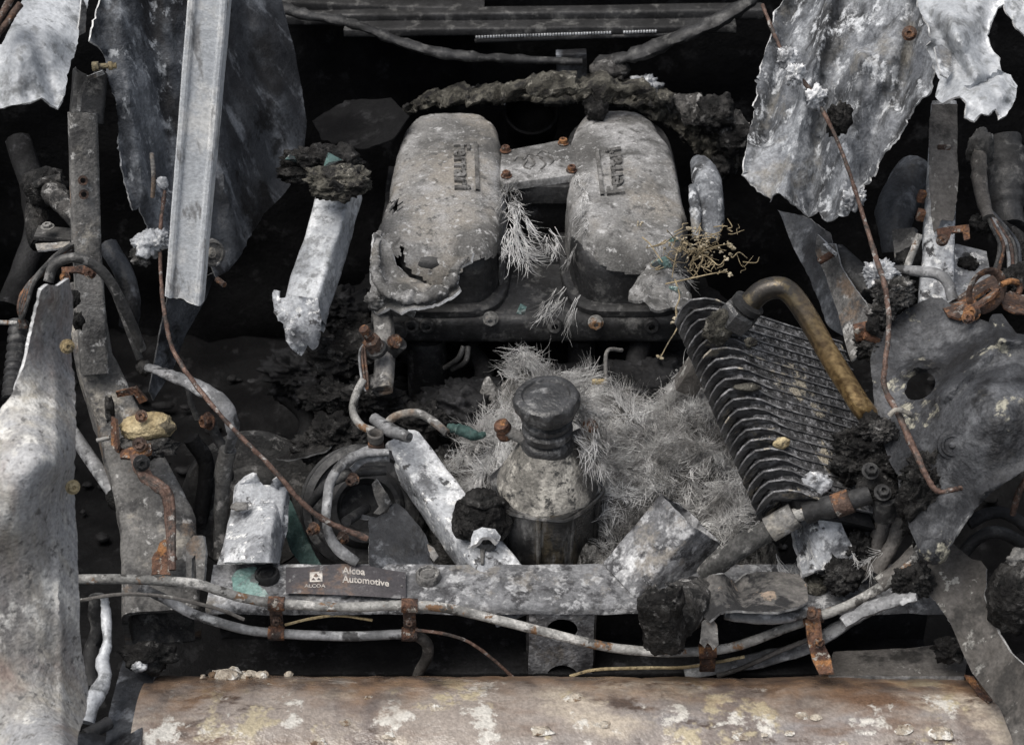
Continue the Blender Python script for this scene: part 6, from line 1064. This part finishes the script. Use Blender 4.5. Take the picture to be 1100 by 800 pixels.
tuft('fibre_tuft', 'pale fibre wisps under the weeds on the right plenum corner', [(P(715, 285, 2.45), dirp(715, 285, 2.45, 700, 300, 2.43), .010), (P(735, 295, 2.45), dirp(735, 295, 2.45, 750, 320, 2.43), .010)], 40, .03, .0008, .5, 9)
tuft('fibre_tuft', 'sparse fibre wisps beside the rusty round bolt', [(P(850, 600, 2.19), (.2, -.3, .1), .015), (P(905, 600, 2.17), (-.5, -.5, .2), .015), (P(930, 610, 2.15), (-.5, -.3, -.2), .012)], 22, .03, .0006, .7, 10)
# teal glass chips
for i, (x, y, d, s, l) in enumerate(((562, 335, 2.46, (.011, .006, .016), 'teal glass chunk hanging in the gap between the plenums'), (560, 262, 2.5, (.02, .01, .004), 'flat teal glass splinter between the plenums'), (712, 282, 2.43, (.02, .012, .014), 'large teal glass chunk under the dry weeds'), (725, 312, 2.41, (.012, .006, .010), 'small teal glass chip below the dry weeds'), (724, 258, 2.45, (.009, .005, .007), 'pale teal glass chip among the dry weeds'))):
    v, f = shard_geo(P(x, y, d), s, 80 + i); tag(mesh('glass_chip', v, f, K['glass'], None, 5), l, 'glass')
# ------------------------------------------------------------------ dry weeds on the right plenum
g = thing('dry_weed', 'straw coloured dry weed lying on the front corner of the right plenum', 'weed', P(735, 290, 2.43))
r5 = random.Random(11)
def stalk(pts, r=.0012): return tube('stalk', pts, [r * .75, r * .6, r * .4], K['straw'], g, seg=6, n=5)
def flower(p, s): v, f = lump_geo(p, (s * r5.uniform(.6, 1.8), s, s * r5.uniform(.5, 1.5)), amp=1.2, s=2, seed=r5.random() * 50, sub=2); mesh('flower_head', v, f, K['flower'], g, 60)
main = [((726, 330, 2.40), (728, 350, 2.385), (718, 368, 2.375), (710, 383, 2.37)), ((700, 265, 2.44), (712, 262, 2.43), (730, 250, 2.42), (742, 246, 2.42)), ((715, 305, 2.42), (738, 300, 2.40), (765, 294, 2.39), (782, 292, 2.39)), ((740, 285, 2.42), (752, 272, 2.40), (768, 265, 2.39), (783, 262, 2.39)), ((745, 280, 2.41), (758, 275, 2.4), (772, 285, 2.39), (780, 276, 2.39)), ((725, 300, 2.41), (730, 318, 2.40), (726, 332, 2.39), (727, 345, 2.385)), ((690, 255, 2.45), (698, 262, 2.44), (705, 272, 2.43), (712, 282, 2.42)), ((735, 255, 2.43), (728, 270, 2.42), (724, 285, 2.41), (722, 298, 2.41)), ((748, 262, 2.41), (755, 275, 2.4), (750, 290, 2.4), (742, 300, 2.4)), ((760, 262, 2.4), (750, 268, 2.4), (738, 262, 2.41), (730, 255, 2.42))]
for m in main: stalk(pp(*m), .0016)
for i in range(80):
    a = (r5.gauss(752, 18), r5.gauss(270, 13), 2.405 + r5.gauss(0, .012)); an = r5.uniform(0, 6.28); L = r5.uniform(8, 24)
    b_ = (a[0] + L * math.cos(an), a[1] + L * .7 * math.sin(an), a[2] + r5.gauss(0, .01)); m1 = (a[0] * .65 + b_[0] * .35 + r5.gauss(0, 3.5), a[1] * .65 + b_[1] * .35 + r5.gauss(0, 3.5), a[2]); m2 = (a[0] * .3 + b_[0] * .7 + r5.gauss(0, 3.5), a[1] * .3 + b_[1] * .7 + r5.gauss(0, 3.5), b_[2]); stalk(pp(a, m1, m2, b_), r5.uniform(.0005, .0014))
for q in ((710, 383, 2.37), (783, 262, 2.385), (782, 292, 2.385), (742, 246, 2.415), (687, 240, 2.46), (725, 345, 2.385), (780, 276, 2.385)):
    for k in range(4): flower(P(q[0] + r5.gauss(0, 2), q[1] + r5.gauss(0, 2), q[2]), r5.uniform(.0012, .0026))
for i in range(46): flower(P(r5.gauss(752, 17), r5.gauss(263, 9), 2.40 + r5.gauss(0, .012)), r5.uniform(.0010, .0024))

# ------------------------------------------------------------------ small charred rubble on the floor of the bay
r6 = random.Random(21); b = MB()
for i in range(420):
    x = r6.uniform(-.95, .95); y = r6.uniform(-.1, 1.1); s_ = r6.uniform(.004, .012); v, f = lump_geo((x, y, -.415 + s_ * .4), (s_ * r6.uniform(.8, 2), s_, s_ * .6), amp=.7, s=1.4, seed=i, sub=2); b.add(v, f)
for i in range(160):
    a = r6.uniform(0, 6.28); q = r6.uniform(.2, 1); x = .03 + .34 * q * math.cos(a); y = .70 + .24 * q * math.sin(a); s_ = r6.uniform(.006, .02); v, f = lump_geo((x, y, -.16 + .16 * math.sqrt(max(0, 1 - q * q))), (s_ * 1.4, s_, s_ * .8), amp=.7, s=1.4, seed=i + 500, sub=2); b.add(v, f)
tag(b.build('floor_rubble', K['soot2'], None, 60), 'small charred rubble strewn deep in the bay', 'rubble', kind='stuff')
